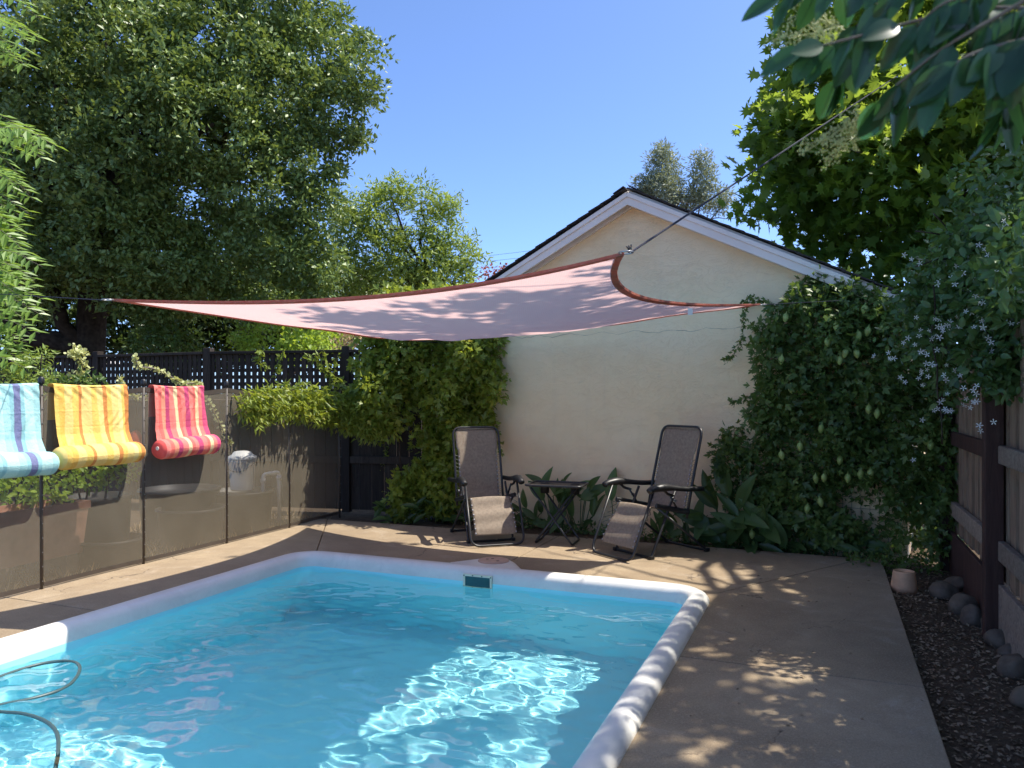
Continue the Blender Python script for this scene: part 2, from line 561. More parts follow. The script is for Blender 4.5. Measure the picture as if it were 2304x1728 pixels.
L_CANNA = leafmat('broad_border_leaf', (.035, .075, .022), (.085, .15, .045), .38, .3)
L_BUSH = leafmat('bright_bush_leaf', (.14, .23, .03), (.30, .42, .06), .5, .42)
L_RED = leafmat('red_leaf', (.16, .035, .02), (.34, .10, .04), .5, .35, (.5, .12, .05))
L_SUCC = leafmat('pale_round_leaf', (.30, .34, .12), (.52, .54, .26), .5, .25)
L_TAN = leafmat('tan_dry_leaf', (.22, .15, .07), (.38, .27, .14), .7, .3, (.4, .28, .12))
PETAL = leafmat('white_petal', (.74, .75, .72), (.84, .84, .80), .6, .35, (.85, .86, .8))
FRUITM = leafmat('green_fruit_skin', (.16, .24, .06), (.28, .36, .11), .35, .1)
LITTER = leafmat('dry_leaf_litter', (.08, .055, .03), (.30, .22, .14), .8, .1, (.3, .22, .12))

# ------------------------------------------------------------------ foliage machinery
KITE = (np.array([[0, 0, 0], [.42, .26, .07], [1, 0, -.06], [.42, -.26, .07]], float), [(0, 1, 2), (0, 2, 3)])
NARROW = (np.array([[0, 0, 0], [.45, .14, .04], [1, 0, -.08], [.45, -.14, .04]], float), [(0, 1, 2), (0, 2, 3)])
OVAL = (np.array([[0, 0, 0], [.25, .24, .06], [.62, .25, .06], [1, 0, -.08], [.62, -.25, .06], [.25, -.24, .06], [.5, 0, 0]], float),
        [(0, 1, 6), (1, 2, 6), (2, 3, 6), (3, 4, 6), (4, 5, 6), (5, 0, 6)])
ROUND = (np.array([[0, 0, 0], [.3, .42, .05], [.8, .4, .05], [1, 0, 0], [.8, -.4, .05], [.3, -.42, .05]], float), [(0, 1, 2, 3), (0, 3, 4, 5)])
_st = [(0, 0)] + [(.5 + r * math.cos(a), r * math.sin(a)) for a, r in
       ((2.45, .42), (1.95, .26), (1.35, .62), (.95, .28), (.62, .55), (.28, .27), (0, .62), (-.28, .27), (-.62, .55), (-.95, .28), (-1.35, .62), (-1.95, .26), (-2.45, .42))]
STAR = (np.array([[x, y, .10 * abs(y) - .12 * (x - .4) ** 2] for x, y in _st] + [[.42, 0, -.02]], float),
        [(i, (i + 1) % 14, 14) for i in range(14)])
LOBED = (np.array([[0, 0, 0], [.18, .16, .03], [.50, .46, .02], [.62, .40, .02], [.46, .19, .0], [.75, .17, -.02], [1.05, 0, -.10], [.75, -.17, -.02], [.46, -.19, .0], [.62, -.40, .02], [.50, -.46, .02], [.18, -.16, .03], [.45, 0, -.03]], float),
         [(0, 1, 12), (1, 2, 3, 4), (1, 4, 12), (4, 5, 12), (5, 6, 12), (6, 7, 12), (7, 8, 12), (8, 11, 12), (11, 8, 9, 10), (11, 0, 12)])

def unit(a):
    return a / np.maximum(np.linalg.norm(a, axis=-1, keepdims=True), 1e-9)
def frames(D, Nn):
    D = unit(D); S = unit(np.cross(Nn, D)); Nn = np.cross(D, S)
    return D, S, Nn
def leaves_mesh(name, P, D, Nn, size, shape, mat, rnd=None):
    tv, tf = shape
    N, k = len(P), len(tv)
    D, S, Nn = frames(D, Nn)
    sz = np.broadcast_to(np.asarray(size, float), (N,))[:, None, None]
    V = P[:, None, :] + sz * (tv[None, :, 0:1] * D[:, None, :] + tv[None, :, 1:2] * S[:, None, :] + tv[None, :, 2:3] * Nn[:, None, :])
    V = V.reshape(-1, 3)
    fl = np.array([i for f in tf for i in f]); ln = np.array([len(f) for f in tf]); st = np.concatenate([[0], np.cumsum(ln)[:-1]])
    loops = (fl[None, :] + (np.arange(N) * k)[:, None]).ravel()
    starts = (st[None, :] + (np.arange(N) * len(fl))[:, None]).ravel()
    me = bpy.data.meshes.new(name)
    me.vertices.add(len(V)); me.vertices.foreach_set('co', V.ravel().astype(np.float32))
    me.loops.add(len(loops)); me.loops.foreach_set('vertex_index', loops.astype(np.int32))
    me.polygons.add(len(starts)); me.polygons.foreach_set('loop_start', starts.astype(np.int32))
    me.update(calc_edges=True)
    me.materials.append(mat)
    if rnd is None: rnd = RNG.random(N)
    a = me.attributes.new('rnd', 'FLOAT', 'POINT')
    a.data.foreach_set('value', np.repeat(rnd, k).astype(np.float32))
    me.validate()
    return me
TEMPL = {}
def leaf_template(shape_key, shape, mat):
    key = (shape_key, mat.name)
    if key not in TEMPL:
        me = bpy.data.meshes.new('leaf')
        me.from_pydata([tuple(v) for v in shape[0]], [], shape[1]); me.materials.append(mat)
        me.attributes.new('rnd', 'FLOAT', 'POINT')
        me.update(); TEMPL[key] = me
    return TEMPL[key]
def place_leaf(me, p, d, n, size, parent, name='leaf'):
    d = Vector(d).normalized(); s = Vector(n).cross(d)
    if s.length < 1e-6: s = d.orthogonal()
    s.normalize(); n2 = d.cross(s)
    o = bpy.data.objects.new(name, me)
    m = Matrix((d * size, s * size, n2 * size)).transposed().to_4x4()
    m.translation = Vector(p)
    link(o, parent)
    o.matrix_basis = m
    return o
def foliage(parent, P, D, Nn, size, shape, mat, name='foliage', single=0, skey='kite', inframe=True):
    """one joined mesh of leaves; the `single` leaves that show largest become objects of their own"""
    N = len(P)
    size = np.broadcast_to(np.asarray(size, float), (N,)).copy()
    keep = np.ones(N, bool)
    if single:
        px = CX + F_PX * P[:, 0] / P[:, 1]; py = HY - F_PX * (P[:, 2] - CAMH) / P[:, 1]
        vis = (px > 5) & (px < 2300) & (py > 5) & (py < 1720) & (P[:, 1] > .3)
        vd = unit(P - np.array([0, 0, CAMH]))
        fac = np.abs((unit(Nn) * vd).sum(1))
        sc = np.where(vis, size / P[:, 1] ** 2.5 * (.35 + fac), 0)
        idx = np.argsort(-sc)[:single]
        idx = [i for i in idx if vis[i]]
        me = leaf_template(skey, shape, mat)
        for i in idx:
            place_leaf(me, P[i], D[i], Nn[i], float(size[i]), parent)
            keep[i] = False
    me = leaves_mesh(name, P[keep], D[keep], Nn[keep], size[keep], shape, mat)
    o = bpy.data.objects.new(name, me)
    link(o, parent)
    o['kind'] = 'stuff'
    return o
def rand_dirs(n):
    return unit(RNG.normal(size=(n, 3)))
def clumps(C, rad, per, spread_d=.9, up=.55, out_c=None, flat=.8):
    """leaves in small clumps round the points C; leaf axes point outward from the clump and the crown"""
    C = np.asarray(C, float); n = len(C)
    rad = np.broadcast_to(np.asarray(rad, float), (n,))
    off = rand_dirs(n * per) * (RNG.random((n * per, 1)) ** .5)
    off[:, 2] *= flat
    P = np.repeat(C, per, 0) + off * np.repeat(rad, per)[:, None]
    D = unit(off + rand_dirs(n * per) * spread_d)
    if out_c is not None:
        D = unit(D + .5 * unit(P - np.asarray(out_c)))
    Nn = unit(rand_dirs(n * per) + np.array([0, 0, up]))
    return P, D, Nn
def puff_points(puffs, density, shell=.55):
    """clump centres spread through a list of ellipsoids (x,y,z,rx,ry,rz), denser at their rims"""
    out = []
    for (x, y, z, rx, ry, rz) in puffs:
        n = max(3, int(density * (rx * ry * rz) ** (2 / 3)))
        d = rand_dirs(n); r = (shell + (1 - shell) * RNG.random((n, 1))) ** .8
        out.append(np.array([x, y, z]) + d * r * np.array([rx, ry, rz]))
    return np.concatenate(out)
def P3(px, py, Y, r, ry=None, rz=None):
    p = at(px, py, Y)
    return (p.x, p.y, p.z, r, ry or r, rz or r)
def branch_path(a, b, wob=.12, n=7, sag=0.0):
    a, b = Vector(a), Vector(b)
    L = (b - a).length
    pts = []
    for i in range(n + 1):
        t = i / n
        p = a.lerp(b, t)
        w = math.sin(math.pi * t) * wob * L
        p += Vector((random.uniform(-1, 1), random.uniform(-1, 1), random.uniform(-.6, .9))) * w * .5
        p.z += sag * L * math.sin(math.pi * t)
        pts.append(p)
    return catmull(pts, 2)
def woody(parent, base, top, r0, limbs, mat, r1=None, name='trunk', twigs=1):
    """tapered trunk plus limbs that start on it and fork"""
    mb = MB()
    tp = branch_path(base, top, .05, 8)
    r1 = r1 or r0 * .35
    mb.tube(tp, [r0 + (r1 - r0) * (i / (len(tp) - 1)) ** .8 for i in range(len(tp))], 9)
    tk = mb.build(name, mat, parent, True)
    for (t, e, r) in limbs:
        mb = MB()
        i = int(t * (len(tp) - 1))
        pth = branch_path(tp[i], e, .14, 6, .05)
        mb.tube(pth, [r + (r * .25 - r) * (k / (len(pth) - 1)) for k in range(len(pth))], 6)
        for _ in range(twigs):
            j = random.randrange(len(pth) // 2, len(pth) - 2)
            L = (Vector(e) - tp[i]).length * random.uniform(.2, .4)
            q = pth[j] + Vector((random.uniform(-1, 1), random.uniform(-1, 1), random.uniform(-.3, .9))).normalized() * L
            p2 = branch_path(pth[j], q, .15, 4)
            mb.tube(p2, [r * .4 + (r * .08 - r * .4) * (k / (len(p2) - 1)) for k in range(len(p2))], 5)
        mb.build('branch', mat, parent, True)
    return tp

# ================================================================== THE SETTING
# ground: one sheet to the horizon with a hole under deck and pool
mb = MB()
GZ = -0.05
outer = [(-600, -600), (600, -600), (600, 600), (-600, 600)]
hole = [pl(-4.6, -7.2), pl(1.10, -7.2), pl(1.10, 1.6), pl(-4.6, 1.6)]
b0 = [mb.pt((x, y, GZ)) for x, y in outer]; b1 = [mb.pt((p.x, p.y, GZ)) for p in hole]
for i in range(4):
    j = (i + 1) % 4
    mb.f.append((b0[i], b0[j], b1[j], b1[i]))
ground = mb.build('ground', SOIL); tag(ground, 'dark bare soil of the yard around the concrete deck', 'ground', kind='structure')

# concrete deck: a sand bed and six slabs with open joints
deck = thing('pool_deck', pl(0, 0, 0), 'brown grey concrete deck slabs around the pool', 'deck')
deck['kind'] = 'structure'
POOL_W = 3.6; POOL_L = 7.0
def slab(poly_uv, shrink=.004):
    c = Vector((sum(p[0] for p in poly_uv) / len(poly_uv), sum(p[1] for p in poly_uv) / len(poly_uv), 0))
    n = len(poly_uv); res = []
    for i in range(n):
        a, b, d = [Vector((*poly_uv[(i + k) % n], 0)) for k in (-1, 0, 1)]
        e1 = (b - a).normalized(); e2 = (d - b).normalized()
        n1 = Vector((-e1.y, e1.x, 0)); n2 = Vector((-e2.y, e2.x, 0))
        m = (n1 + n2); m = m / max(.3, m.dot(n1)) if m.length > 1e-6 else n1
        res.append(b + m * shrink)
    mb = MB(); mb.prism([pl(p.x, p.y) for p in res], -.11, 0.0)
    o = mb.build('slab', CONC, deck, False, .006)
    recalc(o)
    return o
UL, UR, VB, VF = -4.68, 1.185, 1.70, -7.3
slab([(UL, -2.0), (-3.46, -2.0), (-3.46, 0.0), (-4.55, VB), (UL, VB)])
slab([(UL, VF), (-3.46, VF), (-3.46, -2.0), (UL, -2.0)])
slab([(-3.46, -.12), (-1.76, -.12), (-1.76, VB), (-4.55, VB), (-3.46, 0.0)])
slab([(-1.76, -.12), (-.12, -.12), (.02, 0.02), (1.05, VB), (-1.76, VB)])
slab([(-.12, -1.44), (UR, -1.44), (UR, VB), (1.05, VB), (.02, .02), (-.12, -.12)])
slab([(-.12, VF), (UR, VF), (UR, -1.44), (-.12, -1.44)])
# (slab polygons are counter-clockwise in the pool frame)
mb = MB()
for q in ([(-4.6, VF), (-3.47, VF), (-3.47, 1.6), (-4.6, 1.6)], [(-3.47, -.13), (-.11, -.13), (-.11, 1.6), (-3.47, 1.6)], [(-.11, VF), (1.1, VF), (1.1, 1.6), (-.11, 1.6)]):
    mb.prism([pl(*p) for p in q], -.16, -.03)
mb.build('joint_bed', SOIL, deck)

mb = MB(); mb.prism([pl(-9, -20), pl(4.5, -20), pl(4.5, -7.35), pl(-9, -7.35)], GZ - .1, -.004)  # unseen slab added so sunlit concrete bounces warm light onto the wall
tag(recalc(mb.build('patio', CONC)), 'unseen concrete slab added behind the near end of the pool to bounce light', 'patio', kind='structure')
# pool: shell, rolled coping, skimmer
pool = thing('swimming_pool', pl(-POOL_W / 2, -POOL_L / 2, 0), 'rectangular swimming pool with rounded corners and white rolled coping', 'pool')
WZ = -0.085
def rrect(inset, r, n=8):
    """rounded rectangle in the pool frame, counter-clockwise"""
    u0, u1, v0, v1 = -POOL_W + inset, -inset, -POOL_L + inset, -inset
    r = max(.04, r - inset)
    out = []
    for (cu, cv, a0) in ((u1 - r, v1 - r, 0), (u0 + r, v1 - r, 90), (u0 + r, v0 + r, 180), (u1 - r, v0 + r, 270)):
        for k in range(n + 1):
            a = math.radians(a0 + 90 * k / n)
            out.append((cu + r * math.cos(a), cv + r * math.sin(a)))
    return out
prof = [(0.0, -.05), (0.0, .005), (.006, .024), (.022, .043), (.05, .056), (.085, .058), (.115, .050), (.138, .033), (.150, .010), (.155, -.03), (.156, -.055)]
mb = MB()
rings = [[pl(u, v, z) for (u, v) in rrect(ins, .30)] for ins, z in prof]
m = len(rings[0])
for rg in rings:
    for p in rg: mb.pt(p)
for i in range(len(rings) - 1):
    for k in range(m):
        k2 = (k + 1) % m
        mb.f.append((i * m + k, i * m + k2, (i + 1) * m + k2, (i + 1) * m + k))
mb.build('coping', COPING, pool, True)
mb = MB()
sh = [(.156, -.055), (.158, -.30), (.160, -1.0), (.162, -1.6)]
for ins, z in sh:
    for (u, v) in rrect(ins, .30 + .0): mb.pt(pl(u, v, z))
for i in range(len(sh) - 1):
    for k in range(m):
        k2 = (k + 1) % m
        mb.f.append((i * m + k, i * m + k2, (i + 1) * m + k2, (i + 1) * m + k))
shell = mb.build('basin', LINER, pool, True)
def floor_z(v):
    t = min(1, max(0, (v + 4.2) / 4.0)); t = t * t * (3 - 2 * t)
    return -.85 - .42 * t
mb = MB(); mb.grid(lambda a, b: pl(-POOL_W + .15 + (POOL_W - .30) * a, -POOL_L + .15 + (POOL_L - .30) * b, floor_z(-POOL_L + .15 + (POOL_L - .30) * b)), 20, 60)
pfloor = mb.build('pool_floor', LINER, pool, True)
pfloor.cycles.is_caustics_receiver = True
# skimmer: bulge of the coping, round lid, mouth with a screwed frame
SKU = -1.80
mb = MB()
bul = []
for k in range(41):
    t = -1 + 2 * k / 40
    v = -.03 + .36 * (0.5 + 0.5 * math.cos(math.pi * t)) ** .55
    bul.append((SKU + .34 * t, v))
poly = [pl(u, v) for u, v in bul] + [pl(SKU + .34, -.06), pl(SKU - .34, -.06)]
# top plate with a rolled rim
n = len(poly); cc = pl(SKU, .10)
for ins, z in ((0, -.02), (0, .02), (.012, .040), (.035, .052), (.08, .054)):
    for p in poly:
        d = (cc - p); q = p + d.normalized() * ins
        mb.pt((q.x, q.y, z))
for i in range(4):
    for k in range(n):
        k2 = (k + 1) % n
        mb.f.append((i * n + k, i * n + k2, (i + 1) * n + k2, (i + 1) * n + k))
mb.f.append(tuple(4 * n + k for k in range(n)))
sk = mb.build('skimmer_collar', COPING, pool, True); recalc(sk)
mb = MB(); c = pl(SKU, .15, .0535)
mb.lathe([(.128, .0), (.128, .006), (.122, .010), (.06, .0105), (.0001, .0105)], c, 36)
lid = mb.build('skimmer_lid', TANPL, pool, True)
for du, dv in ((-.02, .03), (.05, -.03), (-.055, .0)):  # dark raised discs, the shade of the holes put into their colour
    mb = MB(); mb.lathe([(.009, .0), (.009, .0125), (.0001, .0125)], c + PU * du + PV * dv, 10, sx=1.4); mb.build('dark_hole_disc', TUBMAT, lid)
mb = MB()
vi = -.157
fw, fh, ft = .25, .125, .018
zc = -.055
fr = thing
mb2 = MB()
for (cu, cz, w, h) in ((0, fh / 2 - ft / 2, fw, ft), (0, -fh / 2 + ft / 2, fw, ft), (-fw / 2 + ft / 2, 0, ft, fh - 2 * ft), (fw / 2 - ft / 2, 0, ft, fh - 2 * ft)):
    mb2.box(pl(SKU + cu, vi - .006, zc + cz), (w, .012, h), PU, PV)
sf = mb2.build('skimmer_frame', CREAMPL, pool, False, .002)
mb = MB(); mb.box(pl(SKU, vi - .0025, zc), (fw - 2 * ft + .004, .004, fh - 2 * ft + .004), PU, PV)  # flat plate, its dark colour stands in for the shaded opening
mb.build('skimmer_mouth_plate', simple('mouth_shade_teal', (.02, .10, .11), .5), pool)
for cu, cz in [(-.115, .05), (-.04, .053), (.04, .053), (.115, .05), (-.115, -.05), (.115, -.05), (-.04, -.053), (.04, -.053)]:
    mb = MB(); mb.lathe([(.0055, 0), (.0055, .003), (.0001, .004)], pl(SKU + cu, vi - .012, zc + cz), 8, -PV)
    mb.build('screw', WIRE, sf)

# water with real ripples
def wave_h(u, v):
    h = np.zeros_like(u)
    r = np.random.default_rng(3)
    for i in range(46):
        lam = 0.085 * (1.062 ** i)
        a = math.radians(r.normal(100, 55)); k = 2 * math.pi / lam
        amp = .0021 * lam ** .72
        h += amp * np.sin(k * (u * math.cos(a) + v * math.sin(a)) + r.random() * 6.28 + 1.2 * np.sin(u * r.uniform(.5, 1.5) + v * r.uniform(-1.5, 1.5)))
    return h
res = .017
nu, nv = int((POOL_W - .30) / res), int((POOL_L - .30) / res)
uu = np.linspace(-POOL_W + .15, -.15, nu + 1); vv = np.linspace(-POOL_L + .15, -.15, nv + 1)
U2, V2 = np.meshgrid(uu, vv)
H = wave_h(U2, V2)
# jets stir the near left water more
H *= 0.75 + 1.1 * np.exp(-(((U2 + 3.2) / .9) ** 2 + ((V2 + 2.7) / 1.3) ** 2))
X = PR.x + PU.x * U2 + PV.x * V2; Yc = PR.y + PU.y * U2 + PV.y * V2
V = np.stack([X, Yc, WZ + H], -1).reshape(-1, 3)
w_ = nu + 1
ii = (np.arange(nv)[:, None] * w_ + np.arange(nu)[None, :]).ravel()
quads = np.stack([ii, ii + 1, ii + 1 + w_, ii + w_], -1)
me = bpy.data.meshes.new('water')
me.vertices.add(len(V)); me.vertices.foreach_set('co', V.ravel())
me.loops.add(quads.size); me.loops.foreach_set('vertex_index', quads.ravel().astype(np.int32))
me.polygons.add(len(quads)); me.polygons.foreach_set('loop_start', (np.arange(len(quads)) * 4).astype(np.int32))
me.update(calc_edges=True)
me.polygons.foreach_set('use_smooth', [True] * len(quads))
me.materials.append(WATER)
water = bpy.data.objects.new('water', me); link(water)
tag(water, 'rippled clear blue water filling the pool', 'water', kind='structure')
water.cycles.is_caustics_caster = True
shell.cycles.is_caustics_receiver = True
sun_d.cycles.is_caustics_light = True

# ------------------------------------------------------------------ garage with gable wall
HS = 2.55; PITCH = .4945; DEPTH = 5.5
ridge = 3.47
def wz(s): return ridge - PITCH * abs(s)
garage = thing('garage', wl(0, 0, 0), 'cream stucco garage gable with white rake boards and dark shingle roof', 'building')
mb = MB()
prof_s = [(-HS, -.1), (HS, -.1), (HS, wz(HS)), (0, ridge), (-HS, wz(-HS))]
n = len(prof_s)
for nn in (0.0, -DEPTH):
    for s_, z in prof_s: mb.pt(wl(s_, nn, z))
mb.f.append(tuple(range(n))); mb.f.append(tuple(n + i for i in reversed(range(n))))
for i in range(n):
    j = (i + 1) % n
    mb.f.append((i, n + i, n + j, j))
recalc(mb.build('wall', STUCCO, garage))
OV = .16
cosr = 1 / math.sqrt(1 + PITCH ** 2)
for sg in (-1, 1):
    sd = (WD * sg * cosr + Vector((0, 0, -PITCH * cosr)))       # down the slope
    nd = Vector((WD.x * sg * PITCH * cosr, WD.y * sg * PITCH * cosr, cosr))
    L = 2.78 / cosr
    top = wl(0, 0, ridge + .03)
    # sheathing
    mb = MB(); mb.box(top + sd * (L / 2) + WN * (-DEPTH / 2 + OV / 2 - .02) + nd * .012, (L, DEPTH + OV, .022), sd, WN, nd)
    mb.build('roof_deck', WHITE, garage)
    # rake boards on the gable, a wide one and a lower moulding
    mb = MB(); mb.box(top + sd * (L / 2 + .012) + WN * (OV + .002) - nd * .058, (L, .022, .115), sd, WN, nd)
    mb.build('rake_board', WHITE, garage, False, .003)
    mb = MB(); mb.box(top + sd * (L / 2 + .012) + WN * (OV + .021) - nd * .022, (L, .018, .044), sd, WN, nd)
    mb.build('rake_moulding', WHITE, garage, False, .004)
    mb = MB(); mb.box(top + sd * (L / 2 + .02) + WN * (.022) - nd * .085, (L, .04, .06), sd, WN, nd)
    mb.build('frieze_board', WHITE, garage, False, .003)
    mb = MB(); mb.box(top + sd * (L / 2) + WN * (OV / 2 + .0) - nd * .010, (L, OV - .03, .014), sd, WN, nd)
    mb.build('soffit', WHITE, garage)
    # shingle courses
    ncr = 22
    for k in range(ncr):
        d0 = L * k / ncr
        mb = MB()
        mb.box(top + sd * (d0 + L / ncr / 2 + .01) + WN * (-DEPTH / 2 + OV / 2 + .018 + random.uniform(-.008, .008)) + nd * (.034 + .006), (L / ncr + .03, DEPTH + OV + .05, .013),
               (sd - nd * -.06).normalized() if False else (sd + nd * .055).normalized(), WN, None)
        mb.build('shingle', SHINGLE, garage)
mb = MB()
for sg in (-1, 1):
    sd = (WD * sg * cosr + Vector((0, 0, -PITCH * cosr))); nd = Vector((WD.x * sg * PITCH * cosr, WD.y * sg * PITCH * cosr, cosr))
    b_ = len(mb.v)
    for nn in (OV + .05, -DEPTH):
        for (q, h) in ((0, .056), (0, .066), (.13, .062), (.13, .052)):
            mb.pt(wl(0, nn, ridge + .03) + sd * q + nd * h * (1.0) + (Vector((0, 0, 0))))
    for q in ((0, 1, 2, 3), (7, 6, 5, 4), (0, 4, 5, 1), (1, 5, 6, 2), (2, 6, 7, 3), (3, 7, 4, 0)): mb.f.append(tuple(b_ + i for i in q))
recalc(mb.build('ridge_cap', SHINGLE, garage))
# hairline crack ledge in the stucco band
mb = MB()
pts = []
for i in range(60):
    s_ = -1.6 + i * .055
    pts.append(wl(s_, .001, 2.075 + .012 * math.sin(i * .9) + random.uniform(-.008, .008)))
mb.tube(pts, [.003 * random.uniform(.2, 1.0) for _ in pts], 5)
mb.build('stucco_crack', simple('crack_grey', (.35, .31, .23), .9, .1), garage)

# ------------------------------------------------------------------ back fence with lattice top (beyond the pool fence)
BF = [Vector((-8.2, 11.6, 0)), Vector((-5.97, 11.05, 0)), Vector((-3.93, 9.97, 0)), Vector((-2.05, 9.56, 0)), Vector((-.95, 9.35, 0))]
BF[1] = Vector((-5.80, 10.78, 0)); BF[0] = Vector((-8.4, 11.75, 0))
fence = thing('lattice_fence', BF[2], 'dark stained wooden fence with square lattice top behind the mesh fence', 'fence')
slat_v = MB().box((0, 0, 0), (.063, .010, .52)).mesh('slat', DARKWOOD)
boards = {}
for i in range(4):
    a, b = BF[i], BF[i + 1]
    L = (b - a).length; d = (b - a).normalized(); nrm = Vector((d.y, -d.x, 0))
    rot = math.atan2(d.y, d.x)
    mb = MB(); mb.box(a + Vector((0, 0, 1.0)), (.10, .10, 2.06), d, nrm); mb.build('post', DARKWOOD, fence, False, .006)
    mb = MB(); mb.box(a.lerp(b, .5) + Vector((0, 0, 1.965)), (L - .1, .12, .035), d, nrm); mb.build('top_rail', DARKWOOD, fence, False, .004)
    mb = MB(); mb.box(a.lerp(b, .5) + Vector((0, 0, 1.40)), (L - .1, .06, .07), d, nrm); mb.build('middle_rail', DARKWOOD, fence, False, .004)
    nv_ = int((L - .12) / .083)
    for k in range(nv_ + 1):
        p = a + d * (.06 + (L - .12) * k / nv_)
        o = bpy.data.objects.new('lattice_slat', slat_v); link(o, fence)
        o.location = p + Vector((0, 0, 1.69)) + nrm * .012; o.rotation_euler = (0, 0, rot)
    hm = MB().box((0, 0, 0), (L - .1, .010, .048)).mesh('slat', DARKWOOD)
    for k in range(6):
        o = bpy.data.objects.new('lattice_slat', hm); link(o, fence)
        o.location = a.lerp(b, .5) + Vector((0, 0, 1.475 + k * .088)); o.rotation_euler = (0, 0, rot)
    nb = max(2, int(L / .145))
    bm_ = MB().box((0, 0, 0), (L / nb - .008, .02, 1.36)).mesh('board', DARKWOOD)
    for k in range(nb):
        o = bpy.data.objects.new('board', bm_); link(o, fence)
        o.location = a + d * (L * (k + .5) / nb) + Vector((0, 0, .68)) - nrm * .02; o.rotation_euler = (0, 0, rot)
    mb = MB(); mb.box(a.lerp(b, .5) + Vector((0, 0, .62)) + nrm * .02, (L - .1, .04, .09), d, nrm); mb.build('lower_rail', DARKWOOD, fence, False, .004)

# ------------------------------------------------------------------ right wooden fence
rf = thing('wooden_fence', pl(1.70, -.26, GZ), 'weathered brown board fence with rails along the soil strip', 'fence')
FU = 1.62
for v in (1.72, -.26, -2.3, -4.4):
    mb = MB(); mb.box(pl(FU + .05, v, .90), (.10, .10, 1.95), PU, PV); mb.build('post', REDPOST, rf, False, .006)
bdm = []
for k in range(4):
    bm_ = MB(); w = .132 + .004 * k
    bm_.box((0, 0, 0), (.018, w, 1.56))
    bdm.append(bm_.mesh('board', FENCEWOOD))
v = -6.6; k = 0
while v < 1.9:
    o = bpy.data.objects.new('board', bdm[k % 4]); link(o, rf)
    o.location = pl(FU + .125 + (.016 if k % 2 else 0) + random.uniform(-.004, .004), v, 1.06 + random.uniform(-.012, .012))
    o.rotation_euler = (0, 0, -PA + random.uniform(-.02, .02))
    v += .118; k += 1
for (va, vb) in ((-.21, 1.67), (-2.25, -.31), (-4.35, -2.35), (-6.4, -4.45)):
    for z, h in ((1.065, .11), (.49, .12)):
        mb = MB(); mb.box(pl(FU + .088, (va + vb) / 2, z), (.042, vb - va, h), PU, PV)
        mb.build('rail', GREYRAIL if va < 0 and z < .6 else REDPOST if va > -.3 else GREYRAIL, rf, False, .008)
    mb = MB(); mb.box(pl(FU + .085, (va + vb) / 2, .12), (.03, vb - va, .34), PU, PV)
    mb.build('kickboard', REDPOST if va > -.3 else GREYRAIL, rf, False, .004)

# ------------------------------------------------------------------ mesh pool fence
FENCE_U = -4.58
pf = thing('pool_fence', pl(FENCE_U, -.84, 0), 'brown see-through mesh pool fence on slim poles left of the pool', 'fence')
PV_ = [-3.6, -2.68, -1.75, -.84, .13, 1.06, 1.98]
PH = 1.50
for v in PV_:
    mb = MB(); mb.tube([pl(FENCE_U, v, -.03), pl(FENCE_U, v, PH)], .0125, 10)
    po = mb.build('pole', BROWNMETAL, pf, True)
    mb = MB(); mb.lathe([(.019, 0), (.021, .012), (.021, .042), (.012, .055), (.0001, .056)], pl(FENCE_U, v, PH), 12); mb.build('pole_cap', BLACKPL, po, True)
    mb = MB()
    for k in range(14): mb.lathe([(.004, 0), (.004, .004), (.0001, .005)], pl(FENCE_U + .0125, v, .06 + k * .105), 6, PU)
    mb.build('rivets', GREYPL, po)
for v0, v1 in zip(PV_[:-1], PV_[1:]):
    ph1, ph2 = random.random() * 6, random.random() * 6
    def pt(a, b):
        sag = .035 * math.sin(math.pi * a) ** .8
        z = .015 + b * (PH - .03 - sag)
        off = .010 * math.sin(math.pi * a) * math.sin(b * 7 + ph1) + .006 * math.sin(a * 14 + ph2) * math.sin(math.pi * a) * b
        return pl(FENCE_U + .004 + off, v0 + .014 + (v1 - v0 - .028) * a, z)
    mb = MB(); mb.grid(pt, 14, 14); mp = mb.build('mesh_panel', MESHF, pf, True)
    mb = MB(); mb.grid(lambda a, b: pt(a, .975 + .028 * b) + PU * .003, 14, 1); mb.build('binding', BROWNMETAL, mp, True)
    mb = MB(); mb.grid(lambda a, b: pt(a, b * .022) + PU * .003, 14, 1); mb.build('binding', BROWNMETAL, mp, True)

# ================================================================== THINGS
# ------------------------------------------------------------------ shade sail
SL, SU = at(255, 675, 4.80), at(1402, 571, 3.35)
SR, SF = at(1710, 685, 6.6), at(930, 765, 8.3)
sail = thing('shade_sail', (0.0, 6.0, 1.9), 'faded pink shade sail with terracotta hem stretched over the pool', 'shade sail')
scen = (SL + SU + SR + SF) / 4
def edge(a, b, inset, sag, rip=0.0):
    d = (b - a); L = d.length
    inw = Vector((-d.y, d.x, 0)).normalized()
    if inw.dot(scen - (a + b) / 2) < 0: inw = -inw
    def f(t):
        w = 4 * t * (1 - t)
        return a.lerp(b, t) + inw * inset * w + Vector((0, 0, -sag * w + rip * math.sin(t * 17) * w * t))
    return f
eLU, eUR, eFR, eLF = edge(SL, SU, .35, .045), edge(SU, SR, .43, .05), edge(SF, SR, .30, .08, .018), edge(SL, SF, .35, .07, .012)
